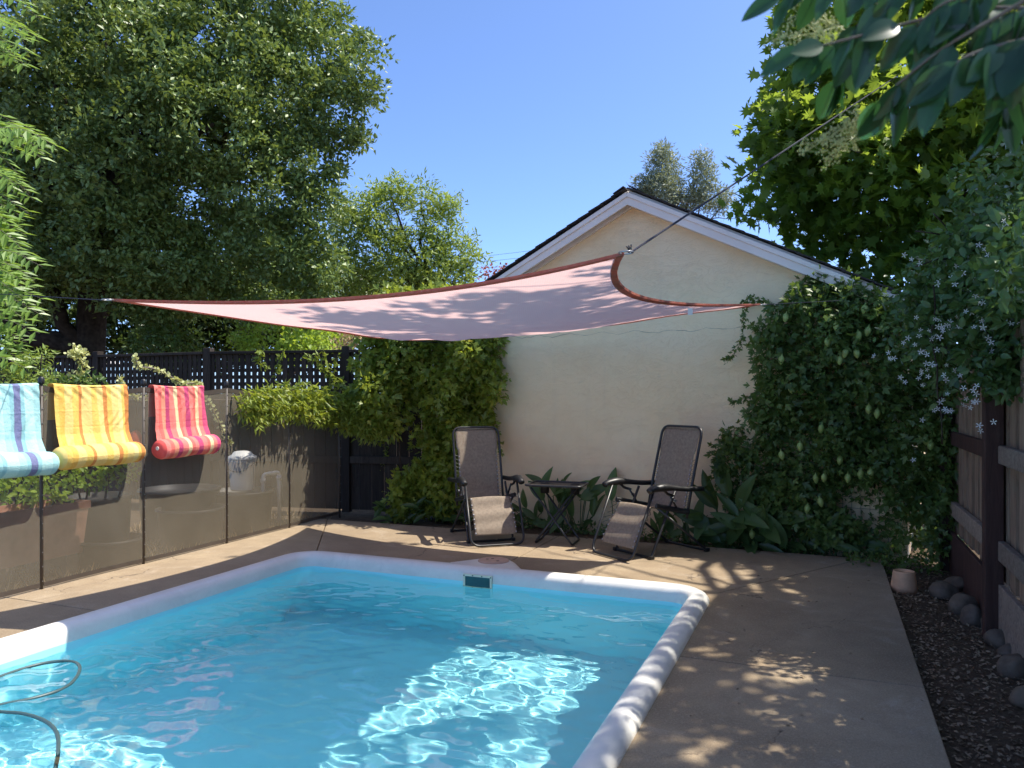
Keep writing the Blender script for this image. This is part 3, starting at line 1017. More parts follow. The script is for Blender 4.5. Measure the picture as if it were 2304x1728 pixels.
def sail_pt(a, b):
    # a: L->U / F->R, b: L->F / U->R
    p = eLU(a) * (1 - b) + eFR(a) * b + eLF(b) * (1 - a) + eUR(b) * a
    p -= SL * (1 - a) * (1 - b) + SU * a * (1 - b) + SF * (1 - a) * b + SR * a * b
    w = 16 * a * (1 - a) * b * (1 - b)
    p.z -= .05 * w
    # folds fanning out of the two far corners
    r = math.hypot(a - 1, b - 1); th = math.atan2(1 - b, 1 - a)
    p.z += .016 * math.sin(th * 16) * min(1, r * 2) * max(0, 1 - r) * min(1, w * 3 + .15)
    r2 = math.hypot(a, b - 1); th2 = math.atan2(1 - b, a)
    p.z += .022 * math.sin(th2 * 13 + 1) * min(1, r2 * 2) * max(0, 1.1 - r2) * min(1, w * 3 + .2)
    return p
mb = MB(); mb.grid(sail_pt, 64, 64)
mb.build('cloth', SAIL, sail, True)
def ribbon(fn, inward, w=.036, th=.007, n=60):
    mb = MB()
    def ring(t):
        p = fn(t); q = inward(t); d = (q - p).normalized()
        up = Vector((0, 0, 1))
        return [p - d * .006 + up * th, p + d * w + up * th, p + d * w - up * th, p - d * .006 - up * th]
    for i in range(n + 1):
        for q in ring(i / n): mb.pt(q)
    for i in range(n):
        for k in range(4):
            k2 = (k + 1) % 4
            mb.f.append((i * 4 + k, i * 4 + k2, i * 4 + 4 + k2, i * 4 + 4 + k))
    mb.f.append((3, 2, 1, 0)); mb.f.append(tuple(n * 4 + k for k in range(4)))
    o = mb.build('hem', HEM, sail); recalc(o); return o
ribbon(lambda t: sail_pt(t, 0), lambda t: sail_pt(t, .03))
ribbon(lambda t: sail_pt(1, t), lambda t: sail_pt(.97, t))
ribbon(lambda t: sail_pt(t, 1), lambda t: sail_pt(t, .97))
ribbon(lambda t: sail_pt(0, t), lambda t: sail_pt(.03, t))
for c in (SL, SU, SR, SF):
    d = (c - scen); d.z = 0; d.normalize()
    mb = MB()
    pts = [c + d * (.03 + .035 * math.cos(a)) + Vector((-d.y, d.x, 0)) * .03 * math.sin(a) for a in [2 * math.pi * k / 14 for k in range(14)]]
    mb.tube(pts, .0035, 6, closed=True); mb.build('corner_ring', GREYPL, sail, True)
mb = MB(); q = at(1553, 701, 5.6); mb.box(q, (.035, .002, .05)); mb.build('care_tag', WHITE, sail)
def rope(name_pts, label, r=.005, mat=ROPE, knot=None):
    mb = MB(); mb.tube(name_pts, r, 6)
    o = mb.build('rope', mat); tag(o, label, 'rope', 'ropes holding the shade sail'); return o
rope([SL + Vector((-.045, .02, 0)), SL.lerp(Vector((-6.27, 8.2, 2.58)), .5) - Vector((0, 0, .02)), Vector((-6.27, 8.2, 2.58))], 'thin rope tying the left corner of the shade sail', .003)
E = at(2100, 117, 9.0)
ro = rope([SU + Vector((.03, -.05, 0)), E], 'dark rope rising from the shade sail past the gable towards the right tree', .0055)
mb = MB()
for k in range(3):
    mb.tube(catmull([SU + Vector((.02, -.03, .0)), SU + Vector((.02 + .005 * k, -.02, .015)), SU + Vector((.01 + .01 * k, -.03, .026 + .004 * k))], 5), .003, 5)
mb.build('knot', ROPE, ro, True)
rope([SR + Vector((.06, .0, .0)), wl(2.35, .03, 2.28)], 'thin line from the right sail corner to the wall vine', .003)
rope([SF + Vector((-.03, .06, 0)), wl(-2.3, .02, 2.03)], 'short rope hidden in the vine at the far sail corner', .005)

# ------------------------------------------------------------------ towels hung over the pool fence
def towel(name, v0, v1, drop, label, mat, cap_mat, tilt=0.0, seed=0, disc=False, ztop=PH - .005):
    t = thing('towel', pl(FENCE_U + .03, (v0 + v1) / 2, ztop - drop), label, 'towel', 'striped towels hung over the mesh fence')
    rr = random.Random(seed)
    ph = [rr.uniform(0, 6.28) for _ in range(10)]
    R = .088
    ru = FENCE_U + .028 + R      # roll axis
    zc = ztop - drop + R
    def wob(a, b):
        fine = .0045 * math.sin(a * 55 + b * 26 + ph[6] + 2 * math.sin(b * 6 + ph[7])) * max(0, math.sin(a * 5 + ph[8]) * math.sin(b * 7 + ph[9])) + .005 * math.sin(a * 40 - b * 30 + ph[5]) * math.exp(-((b - .12) / .1) ** 2) + .003 * math.exp(-((b - .42) / .008) ** 2) - .003 * math.exp(-((b - .68) / .008) ** 2)
        return fine + (.010 * math.sin(a * 9 + ph[0] + 3 * b) + .006 * math.sin(a * 21 + ph[1] - 5 * b) + .004 * math.sin(a * 37 + b * 9 + ph[2])) * (.35 + .65 * b)
    def sheet(a, b):
        # b: 0 back hem behind the fence, .22 top of fence, 1 top of the roll
        v = v0 + (v1 - v0) * a
        zt = ztop - .03 * math.sin(math.pi * ((v - PV_[0]) % .93) / .93) * 0 
        if b < .16:
            k = b / .16
            return pl(FENCE_U - .03 - .01 * math.sin(a * 7), v, ztop - .26 * (1 - k))
        if b < .24:
            k = (b - .16) / .08
            an = math.pi * (1 - k)
            return pl(FENCE_U + .004 + .033 * math.cos(an), v, ztop + .014 * math.sin(an) - .012 * math.sin(a * math.pi))
        k = (b - .24) / .76
        zz = ztop - k * (drop - 2 * R * .92)
        flare = .014 * k * (a - .5)
        return pl(FENCE_U + .037 + wob(a, k) * .9 + .035 * k + .03 * max(0, k - .8) * 5, v + flare, zz - tilt * (a - .5) * k)
    mb = MB(); mb.grid(sheet, 90, 96, lambda a, b: a); mb.build('cloth', mat, t, True)
    # stuffed roll with puckered ends
    mb = MB()
    nseg = 28; nl = 40
    def rollpt(a, k):
        an = 2 * math.pi * k
        e = 1.0 if .02 < a < .98 else .93
        r = R * e * (1 + .03 * math.sin(a * 11 + ph[3]) + .022 * math.sin(3 * an + a * 9 + ph[4]) + .012 * math.sin(a * 60 + ph[5]) * (1 if a < .08 or a > .92 else .25))
        v = v0 - .015 + (v1 - v0 + .045) * a
        return pl(ru + r * math.cos(an) * 1.08, v, zc + r * math.sin(an) * .98 - tilt * (a - .5))
    mb.grid(rollpt, nl, nseg, lambda a, b: a); mb.build('pillow_roll', mat, t, True)
    for end, sg in ((0, -1), (1, 1)):
        mb = MB()
        def cappt(a, k):
            p = rollpt(end, k); c = sum((rollpt(end, q / 8) for q in range(8)), Vector()) / 8
            q = c + (p - c) * (1 - a) * (1 + .04 * math.sin(k * 2 * math.pi * 11) * a)
            return q + PV * sg * (.030 * (1 - (1 - a) ** 2) ** .5) if a > 0 else p
        mb.grid(cappt, 6, 28); mb.build('roll_end', cap_mat, t, True)
    if disc:
        mb = MB(); mb.lathe([(.017, 0), (.017, .004), (.0001, .005)], pl(ru + .01, v0 - .015 - .030, zc + tilt * .5 + .012), 14, -PV); mb.build('label_disc', WHITE, t)
    return t
def st(lst):
    return [(p, c) for p, c in lst]
B1, B2, B3, B4 = (.34, .62, .62), (.44, .72, .70), (.25, .52, .56), (.14, .16, .32)
T_BLUE = m_stripes('aqua_striped_cloth', st([(0, B2), (.14, B1), (.26, B4), (.33, B1), (.42, B3), (.46, B2), (.58, B1), (.66, B3), (.70, B4), (.775, B3), (.82, B2), (.93, B1)]))
Y1, Y2, Y3 = (.80, .52, .10), (.82, .60, .19), (.62, .22, .035)
T_YEL = m_stripes('yellow_striped_cloth', st([(0, Y1), (.05, (.80, .46, .07)), (.12, Y2), (.22, Y1), (.305, Y3), (.345, Y2), (.48, Y1), (.56, Y2), (.635, Y3), (.685, Y1), (.75, Y2), (.84, (.82, .68, .26)), (.90, Y1), (.94, Y3)]))
K1, K2, K3, K4 = (.72, .12, .10), (.80, .19, .16), (.50, .03, .14), (.84, .62, .34)
T_PNK = m_stripes('pink_striped_cloth', st([(0, K2), (.07, K1), (.13, (.80, .28, .17)), (.20, K3), (.27, K2), (.37, K4), (.43, K1), (.50, K2), (.57, K3), (.66, K2), (.74, K1), (.79, K4), (.85, K2), (.92, (.62, .05, .17))]))
towel('towel', -2.46, -1.795, .645, 'aqua and navy striped towel with rolled pillow, leftmost on the fence', T_BLUE, simple('aqua_cloth', (.40, .66, .65), .85, .15), .02, 1)
towel('towel', -1.68, -1.035, .625, 'yellow towel with orange stripes and rolled pillow on the fence', T_YEL, simple('yellow_cloth', (.80, .58, .20), .85, .15), .0, 2)
towel('towel', -.765, -.195, .615, 'pink and red striped towel with rolled pillow on the fence', T_PNK, simple('red_cloth', (.74, .11, .10), .85, .15), -.015, 3, True)

# ------------------------------------------------------------------ reclining patio chairs
def build_chair(label):
    t = thing('reclining_chair', (0, 0, 0), label, 'chair', 'reclining sling chairs by the wall')
    W, r = .26, .0115
    def U(pts_r, rad, name, mat=DARKMETAL, rr=.07):
        left = [Vector((x, y, z)) for x, y, z in pts_r]; right = [Vector((x, -y, z)) for x, y, z in reversed(pts_r)]
        mb = MB(); mb.tube(rounded(left + right, rr, 6), rad, 8); return mb.build(name, mat, t, True)
    U([(.30, W, .575), (.54, W, .016)], r, 'leg_rest_frame', rr=.09)
    U([(.02, .225, .55), (.29, .225, .014)], r, 'front_base', rr=.04)
    U([(.245, .24, .43), (-.345, .24, .014)], r, 'rear_base', rr=.04)
    U([(-.10, .243, .31), (-.165, .243, .60), (-.295, .243, 1.085)], r * 1.05, 'back_frame', rr=.085)
    for sg in (1, -1):
        mb = MB(); mb.tube([(.262, .252 * sg, .445), (-.115, .252 * sg, .365)], .014, 6, sy=1.6); mb.build('seat_rail', DARKMETAL, t)
        # armrest: thick front paddle thinning to the back
        mb = MB()
        ap = catmull([(.37, sg * .285, .575), (.33, sg * .285, .592), (.22, sg * .285, .600), (.10, sg * .285, .588), (-.05, sg * .285, .570), (-.245, sg * .285, .560)], 5)
        rad = [.025 + .014 * math.exp(-((p.x - .24) / .10) ** 2) for p in ap]
        mb.tube(ap, rad, 10, sx=1.15, sy=.9); arm = mb.build('armrest', BLACKPL, t, True)
        mb = MB(); mb.tube(catmull([(.20, sg * .272, .59), (.16, sg * .272, .545), (.08, sg * .265, .52)], 4), [.018, .022, .014, .012, .012, .012, .012, .012, .010], 6); mb.build('arm_bracket', BLACKPL, arm, True)
        mb = MB(); mb.tube([(.115, sg * .255, .535), (.04, sg * .250, .43), (.02, sg * .25, .40)], .009, 6); mb.build('lock_lever', BLACKPL, t, True)
        mb = MB(); mb.lathe([(.014, -.008), (.014, .008), (.0001, .009)], (.06, sg * .262, .475), 10, (0, 1, 0)); mb.build('pivot_bolt', GREYPL, t)
        for (fx, fy) in ((.29, .225), (-.345, .24)):
            mb = MB(); mb.box((fx, sg * (fy + .0), .016), (.05, .034, .032)); mb.build('foot', BLACKPL, t, False, .006)
    # slings
    def back(a, b):
        y = (a - .5) * 2 * .205
        hang = math.sin(math.pi * b) * .012 * (1 - (2 * a - 1) ** 2)
        prof = [Vector((-.300, 0, 1.075)), Vector((-.225, 0, .85)), Vector((-.165, 0, .62)), Vector((-.135, 0, .46)), Vector((-.105, 0, .375)), Vector((.0, 0, .372)), Vector((.12, 0, .40)), Vector((.245, 0, .43))]
        k = b * (len(prof) - 1); i = min(int(k), len(prof) - 2); f = k - i
        p = prof[i].lerp(prof[i + 1], f)
        return Vector((p.x - hang, y * (1.07 if b < .12 else 1), p.z - hang * .6))
    mb = MB(); mb.grid(back, 14, 42); mb.build('back_sling', SLING, t, True, 0, .004)
    def leg(a, b):
        y = (a - .5) * 2 * .205
        w = .006 * math.sin(b * 16 + a * 1.5) * (1 - b * .4)
        return Vector((.262 + .205 * b + w + .02 * math.sin(math.pi * b), y, .425 - .325 * b + .3 * w + (.012 * math.sin(math.pi * a) if b < .15 else 0)))
    mb = MB(); mb.grid(leg, 14, 24); mb.build('leg_sling', SLING, t, True, 0, .004)
    # head bar pocket, lacing cords and eyelets
    mb = MB(); mb.tube([(-.300, -.20, 1.072), (-.300, .20, 1.072)], .016, 8); mb.build('sling_hem', SLING, t, True)
    cord = MB(); eye = MB()
    for sg in (1, -1):
        zz = [.80 - .038 * k for k in range(11)]
        pts = []
        for k, z in enumerate(zz):
            x = -.165 - (z - .60) * .268 if z > .6 else -.10 - (z - .31) * .22
            pts += [Vector((x, sg * .243, z + .012)), Vector((x + .004, sg * .200, z - .008))]
            eye.lathe([(.0075, 0), (.0075, .004), (.0001, .005)], Vector((x + .006, sg * .198, z - .008)), 8, (1, 0, .25))
        cord.tube(pts, .0026, 4)
        pts = []
        for k in range(8):
            b = .06 + k * .125
            p = leg(.5, b)
            pts += [Vector((p.x + .02, sg * .258, p.z + .015)), Vector((p.x + .004, sg * .200, p.z))]
            eye.lathe([(.0075, 0), (.0075, .004), (.0001, .005)], Vector((p.x + .006, sg * .198, p.z)), 8, (1, 0, .5))
        cord.tube(pts, .0026, 4)
    o = cord.build('lacing', BLACKPL, t); o['kind'] = 'stuff'
    o = eye.build('eyelets', GREYPL, t); o['kind'] = 'stuff'
    return t
def copy_thing(root, label):
    r = root.copy(); COL.objects.link(r); r['label'] = label; ROOTS.append(r)
    for ch in [o for o in bpy.data.objects if o.parent == root]:
        c = ch.copy(); COL.objects.link(c); c.parent = r
        for g in [o for o in bpy.data.objects if o.parent == ch]:
            d = g.copy(); COL.objects.link(d); d.parent = c
    return r
ch1 = build_chair('brown sling recliner beside the left vine, its leg rest in the sun')
ch2 = copy_thing(ch1, 'brown sling recliner right of the small table, turned sideways in shade')
ch1.location = (-.29, 7.72, 0); ch1.rotation_euler = (0, 0, math.atan2(-.95, .30))
ch2.location = (1.33, 7.00, 0); ch2.scale = (1.04,) * 3; ch2.rotation_euler = (0, 0, math.atan2(-.54, -.84))

# ------------------------------------------------------------------ folding side table
tb = thing('side_table', (0, 0, 0), 'small dark folding tray table between the two recliners', 'table')
mb = MB()
rim = rounded([(-.25, -.17, .52), (.25, -.17, .52), (.25, .17, .52), (-.25, .17, .52), (-.25, -.17, .52)], .06, 5)
rim = [Vector(p) for p in rim]
rp = []
for (cx_, cy_, a0) in ((.21, .13, 0), (-.21, .13, 90), (-.21, -.13, 180), (.21, -.13, 270)):
    for k in range(7):
        a = math.radians(a0 + 15 * k); rp.append(Vector((cx_ + .04 * math.cos(a), cy_ + .04 * math.sin(a), .52)))
mb.tube(rp, .0105, 8, closed=True); mb.build('tray_rim', DARKMETAL, tb, True)
mb = MB(); mb.prism([(p.x * .97, p.y * .96) for p in rp], .508, .516); mb.build('tray_top', simple('dark_slat_top', (.085, .066, .05), .6, .3, .3, 25), tb)
for sx_ in (-.13, .15):
    mb = MB(); mb.lathe([(.040, -.085), (.042, 0), (.044, .004), (.036, .004), (.034, -.08), (.0001, -.08)], (sx_, .06, .5165), 18); mb.build('cup_holder', BLACKPL, tb, True)
for sg in (1, -1):
    yy = .145 if sg > 0 else .125
    mb = MB(); mb.tube(rounded([(-.20 * sg, yy, .50), (.17 * sg, yy, .012), (.17 * sg, -yy, .012), (-.20 * sg, -yy, .50)], .03, 4), .0095, 8); lf = mb.build('leg_frame', DARKMETAL, tb, True)
    mb = MB(); mb.tube([(.10 * sg, yy, .105), (.10 * sg, -yy, .105)], .008, 6); mb.build('cross_bar', DARKMETAL, lf, True)
tb.location = (.435, 7.42, 0); tb.scale = (1.08,) * 3; tb.rotation_euler = (0, 0, math.radians(-18)); tb['_loc'] = [0, 0, 0]

# ------------------------------------------------------------------ pots, rocks, hose
def pot(c, r, h, label):
    mb = MB(); mb.lathe([(r, 0), (r, .035), (r * .985, .04), (r * .83, h - .012), (r * .80, h), (r * .72, h + .002), (r * .70, h - .006), (r * .18, h - .006), (r * .16, h - .012), (.0001, h - .012)], c, 32)
    o = mb.build('flower_pot', TERRA, None, True); tag(o, label, 'flower pot'); return o
g = gnd(2034, 1331, GZ); pot((g.x, g.y, GZ), .092, .155, 'upturned salmon terracotta pot on the soil beside the deck edge')
def rock(px, py, w, h, d, label, seed):
    g = gnd(px, py, GZ)
    rr = random.Random(seed)
    bm = bmesh.new(); bmesh.ops.create_icosphere(bm, subdivisions=3, radius=1.0)
    ph = [Vector((rr.uniform(-1, 1), rr.uniform(-1, 1), rr.uniform(-1, 1))) for _ in range(7)]
    for v in bm.verts:
        k = .95 + sum((.10 - .008 * i) * math.sin(v.co.dot(p) * (1.6 + .9 * i) + i) for i, p in enumerate(ph)); k = min(k, 1.08 + .04 * math.sin(v.co.dot(ph[2]) * 4))
        v.co = Vector((v.co.x * k * w / 2, v.co.y * k * d / 2, max(-.6, v.co.z * k) * h / 2))
    me = bpy.data.meshes.new('rock'); bm.to_mesh(me); bm.free(); me.materials.append(ROCK)
    me.polygons.foreach_set('use_smooth', [True] * len(me.polygons))
    o = bpy.data.objects.new('rock', me); link(o)
    o.scale = (.88, .88, .8); o.location = (g.x, g.y, GZ + h * .2); o.rotation_euler = (rr.uniform(-.2, .2), rr.uniform(-.2, .2), rr.uniform(0, 3))
    tag(o, label, 'rock', 'river rocks along the wooden fence'); return o
rock(2124, 1345, .20, .20, .22, 'round grey rock nearest the upturned pot', 1)
rock(2152, 1325, .19, .16, .2, 'grey rock half hidden behind the round rock by the far fence bay', 2)
rock(2166, 1380, .18, .24, .22, 'tall brown grey rock just left of the fence post', 3)
rock(2186, 1405, .17, .20, .2, 'grey rock touching the foot of the fence post', 4)
rock(2229, 1415, .13, .14, .15, 'small pale rock just right of the fence post', 5)
rock(2253, 1455, .18, .17, .2, 'brown rock below the small pale rock along the kickboard', 6)
rock(2284, 1478, .19, .14, .2, 'flat rock under the long grey rail at the picture edge', 7)
rock(2280, 1518, .19, .19, .2, 'broad tan rock nearest the viewer among the fence rocks', 8)
rock(2318, 1590, .18, .16, .2, 'rock cut by the right picture edge', 9)
hp = [(-60, 1545), (60, 1502), (130, 1488), (172, 1492), (178, 1512), (150, 1545), (80, 1570), (-20, 1590), (-90, 1610)]
mb = MB(); mb.tube(catmull([gnd(x, y, WZ + .004) for x, y in hp], 8), .009, 10)
tag(mb.build('pool_hose', HOSEMAT, None, True), 'grey hose looping on the water at the left of the pool', 'hose')
hp = [(-60, 1590), (-10, 1601), (50, 1606), (100, 1622), (128, 1650), (130, 1700), (118, 1760)]
mb = MB(); mb.tube(catmull([gnd(x, y, WZ + .003) for i, (x, y) in enumerate(hp)], 8), .009, 10)
tag(mb.build('pool_hose', HOSEMAT, None, True), 'grey hose curving on the water at the lower left picture corner', 'hose')

# ------------------------------------------------------------------ things standing behind the mesh fence
def behind(px, py, du):       # a point on the soil du metres beyond the mesh fence
    p = on_plane_u(px, py, FENCE_U - du); return Vector((p.x, p.y, GZ))
def tub(c, r, h, label, mat=TUBMAT, tp=1.12):
    mb = MB(); mb.lathe([(r, 0), (r * 1.02, .02), (r * tp, h - .03), (r * tp + .018, h - .025), (r * tp + .018, h), (r * tp - .012, h), (r * tp - .014, h - .04), (.0001, h - .06)], c, 30)
    o = mb.build('garden_tub', mat, None, True); tag(o, label, 'tub', 'planting tubs behind the mesh fence'); return o
tub(behind(215, 1180, .55), .25, .60, 'dark tub with pale rim behind the mesh under the yellow towel', simple('olive_tub', (.055, .05, .04), .6))
tub(behind(405, 1120, .80), .34, .52, 'wide dark tub behind the mesh under the pink towel')
tub(behind(430, 1140, .40), .27, .38, 'low dark tub close behind the mesh between the first poles')
tub(behind(250, 1190, .30), .22, .26, 'small round tub low behind the mesh panel')
tub(behind(540, 1100, .45), .30, .46, 'dark round tub carrying the white bucket')
# white bucket with lid
c = behind(545, 1080, .45); c.z = GZ + .463
bk = thing('bucket', c, 'white lidded bucket seen through the mesh fence', 'bucket')
mb = MB(); mb.lathe([(.115, 0), (.118, .01), (.138, .29), (.146, .30), (.146, .32), (.128, .32)], c, 28); mb.build('pail', PVC, bk, True)
mb = MB(); mb.lathe([(.152, .318), (.155, .325), (.152, .35), (.11, .372), (.085, .405), (.05, .412), (.0001, .414)], c, 28); mb.build('lid', PVC, bk, True)
mb = MB(); mb.tube(catmull([c + Vector((-.15, 0, .30)), c + Vector((-.08, -.14, .22)), c + Vector((.06, -.16, .21)), c + Vector((.15, 0, .30))], 6), .004, 6); mb.build('handle', WIRE, bk, True)
# pvc pipe
c = behind(612, 1120, .35)
pp = thing('pvc_pipe', c, 'white plastic pipe bend seen through the mesh fence', 'pipe')
o1 = on_plane_u(592, 1180, FENCE_U - .35); o2 = on_plane_u(592, 1068, FENCE_U - .35); o3 = on_plane_u(628, 1062, FENCE_U - .35); o4 = on_plane_u(629, 1140, FENCE_U - .35)
mb = MB(); mb.tube(rounded([Vector((o1.x, o1.y, GZ)), o2, o3, Vector((o4.x, o4.y, GZ))], .05, 6), .021, 12); mb.build('pipe_run', PVC, pp, True)
for q in (o2, o3):
    mb = MB(); mb.lathe([(.028, 0), (.028, .05), (.0001, .05)], q - Vector((0, 0, .09)), 14); mb.build('coupling', PVC, pp, True)
# terracotta trough
c = behind(55, 1170, .5)
tr = thing('planter_trough', c, 'rectangular terracotta trough behind the mesh at the left', 'planter')
mb = MB()
d1 = PV; d2 = PU
for s_, z0, z1, in_ in ((1, 0, .40, 0),):
    b0 = []
    for z, k in ((0, .9), (.36, 1.0), (.36, 1.04), (.42, 1.04), (.42, .95), (.36, .93)):
        for (i, j) in ((-1, -1), (1, -1), (1, 1), (-1, 1)):
            mb.pt(c + d1 * (.42 * k * i) + d2 * (.18 * k * j) + Vector((0, 0, .18 + z)))
    for q in range(5):
        for k in range(4):
            k2 = (k + 1) % 4; mb.f.append((q * 4 + k, q * 4 + k2, q * 4 + 4 + k2, q * 4 + 4 + k))
    mb.f.append((20, 21, 22, 23)); mb.f.append((3, 2, 1, 0))
o = mb.build('trough', simple('dusty_terracotta', (.40, .22, .15), .9, .1, .2, 10), tr); recalc(o)
for i in (-1, 1):
    mb = MB(); mb.box(c + d1 * .3 * i + Vector((0, 0, .09)), (.1, .3, .18), d1, d2); mb.build('block_foot', ROCK, tr)
# coral cloth bundle hanging behind the mesh
c = on_plane_u(305, 1000, FENCE_U - .12)
mb = MB(); prof = [(.012, .12), (.035, .10), (.06, .05), (.068, 0), (.058, -.05), (.03, -.075), (.0001, -.08)]
mb.lathe([(r * (1 + 0), z) for r, z in reversed(prof)], c, 16)
for i in range(len(mb.v)):
    x, y, z = mb.v[i]; a = math.atan2(y - c.y, x - c.x); k = 1 + .10 * math.sin(5 * a + z * 20)
    mb.v[i] = (c.x + (x - c.x) * k, c.y + (y - c.y) * k, z)
tag(mb.build('cloth_bundle', CORAL, None, True), 'coral red cloth bundle hanging behind the mesh between yellow and pink towels', 'bundle')
# utility pole and neighbour roof far left
p = at(180, 745, 30)
up = thing('utility_pole', (p.x, p.y, 0), 'weathered utility pole glimpsed under the big tree', 'pole')
mb = MB(); mb.tube([(p.x, p.y, 0), (p.x, p.y, 8.5)], [.15, .11], 10); mb.build('shaft', BARKGREY, up, True)
mb = MB(); mb.box((p.x, p.y, 8.0), (2.2, .12, .12)); mb.build('crossarm', BARKGREY, up)
a, b = at(20, 748, 24), at(145, 806, 24)
nr = thing('neighbour_shed', (a.x, 24, 0), 'white sloping shed roof edge glimpsed beyond the lattice fence', 'building')
mb = MB(); d = (b - a); mb.box(a.lerp(b, .5) + Vector((0, 1.5, 0)), (d.length * 1.3, 3.2, .12), d, (0, 1, 0)); mb.build('roof', WHITE, nr)
mb = MB(); mb.box((a.x + .2, 25.6, 1.05), (2.2, 2.4, 2.1)); mb.build('wall', STUCCO, nr)
# power lines
for k, (y0, y1) in enumerate(((598, 588), (606, 598), (616, 612))):
    mb = MB(); q0, q1 = at(950, y0 + 30, 60), at(1300, y1 - 60 + k * 8, 60)
    q0 = at(700, y0 + 16, 60); q1 = at(1500, y0 - 70 + k * 9, 60)
    mb.tube([q0, q0.lerp(q1, .5) - Vector((0, 0, .15)), q1], .012, 5)
    tag(mb.build('power_line', ROPE), ['upper', 'middle', 'lower'][k] + ' of three thin power lines left of the gable roof', 'wire', 'power lines')

# ================================================================== VEGETATION
def crown_tree(name, label, cat, base, top, r0, puffs, density, crad, per, size, shape, skey, mat, bark, limbs_to=8, single=0, up=.5, group=None, flat=.8, shell=.55, spread=.9):
    t = thing(name, base, label, cat, group)
    pf_ = sorted(puffs, key=lambda p: -p[3])
    limbs = []
    for i, p in enumerate(pf_[:limbs_to]):
        tt = min(.95, max(.3, (p[2] - .6 - base[2]) / max(.5, (top[2] - base[2])) * .75))
        limbs.append((tt, (p[0], p[1], p[2]), r0 * random.uniform(.25, .42)))
    woody(t, base, top, r0, limbs, bark)
    C = puff_points(puffs, density, shell)
    P, D, Nn = clumps(C, crad * RNG.uniform(.6, 1.3, len(C)), per, spread, up, None, flat)
    foliage(t, P, D, Nn, size * RNG.uniform(.65, 1.25, len(P)), shape, mat, 'crown', single, skey)
    return t

# the big oak filling the left of the sky
oak = [(800, 170, 12.5, .55), (745, 250, 12.5, .65), (700, 120, 13, .85), (640, 30, 13, 1.0), (690, 370, 12.5, .7), (705, 480, 12.5, .62), (705, 590, 12.6, .55),
       (690, 660, 12.8, .45), (790, 300, 12.6, .3), (830, 110, 12.6, .32), (825, 205, 12.4, .3), (600, 210, 12.5, 1.0), (600, 420, 12.3, .85), (620, 560, 12.5, .75), (500, 90, 12.5, 1.1), (480, 280, 12, 1.0),
       (380, 170, 12, 1.0), (320, 310, 12, .95), (240, 90, 12.2, 1.1), (240, 400, 12, .95), (120, 190, 12.3, 1.1), (90, 370, 12.5, 1.0), (50, 70, 13, 1.2), (20, 500, 13, .9),
       (410, 450, 12.6, .85), (500, 560, 12.8, .75), (560, -60, 13, 1.2), (350, -70, 13, 1.2), (150, -90, 13, 1.2), (350, 280, 14.6, 1.5), (540, 300, 14.5, 1.5), (150, 300, 14.6, 1.5),
       (330, 560, 14.6, 1.0), (150, 520, 14.5, 1.1), (60, 640, 14.0, .8), (430, 640, 14.2, .7), (580, 650, 13.6, .6), (-120, 250, 13, 1.4), (-120, 500, 13, 1.2), (400, -280, 14.5, 2.0), (80, -280, 14.5, 2.0), (640, -170, 14, 1.2)]
b = gnd(165, 1030)
t_oak = crown_tree('oak_tree', 'huge dark green oak filling the upper left of the sky', 'tree', Vector((-7.95, 14.0, 0)), Vector((-7.0, 14.2, 7.5)), .36,
                   [P3(*p) for p in oak + [(120, 560, 12.4, .8), (250, 540, 12.2, .8), (370, 590, 12.4, .75), (40, 640, 12.6, .6), (270, 640, 12.6, .55), (440, 640, 12.8, .5), (340, 700, 13, .45), (560, 690, 13, .45)]], 125, .20, 36, .098, KITE, 'kite', L_OAK, BARK, 22, up=.7)
# the oak's low bough reaching left
mb = MB(); mb.tube(branch_path((-7.9, 14, 2.3), (-10.2, 13.4, 2.9), .1, 6), [.2 - .01 * k for k in range(13)], 8); mb.build('branch', BARK, t_oak, True)

# dark trees behind the oak and the lattice fence
bgs = [((-12.5, 19, 0), 6.5, [(40, 560, 19, 2.0), (-40, 380, 19, 2.2), (120, 700, 19, 1.4), (20, 760, 18.5, 1.2)], 'dark backdrop tree low at the left picture edge under the oak'),
       ((-8.6, 20, 0), 6.0, [(330, 600, 20, 1.7), (300, 700, 19.5, 1.3), (420, 680, 19.5, 1.4), (270, 470, 21, 1.8), (360, 770, 19, .9)], 'dark conifer-like tree standing below the oak crown'),
       ((-6.2, 21, 0), 5.5, [(560, 600, 21, 1.7), (520, 700, 20.5, 1.4), (640, 660, 21, 1.5), (600, 740, 20, 1.1), (480, 740, 20, 1.1)], 'dark backdrop tree left of the light green locust'),
       ((-3.9, 23, 0), 3.8, [(760, 680, 23, 1.4), (850, 700, 23, 1.2), (700, 730, 22, 1.2), (930, 690, 24, 1.2), (980, 720, 24, 1.2)], 'dark tree whose top shows just above the sail below the locust')]
for base, h, puffs, lb in bgs:
    crown_tree('backdrop_tree', lb, 'tree', Vector(base), Vector((base[0] + .3, base[1], h * .8)), .18, [P3(*p) for p in puffs], 75, .34, 24, .17, KITE, 'kite', L_BACK, BARK, 5, group='dark trees beyond the back fence')
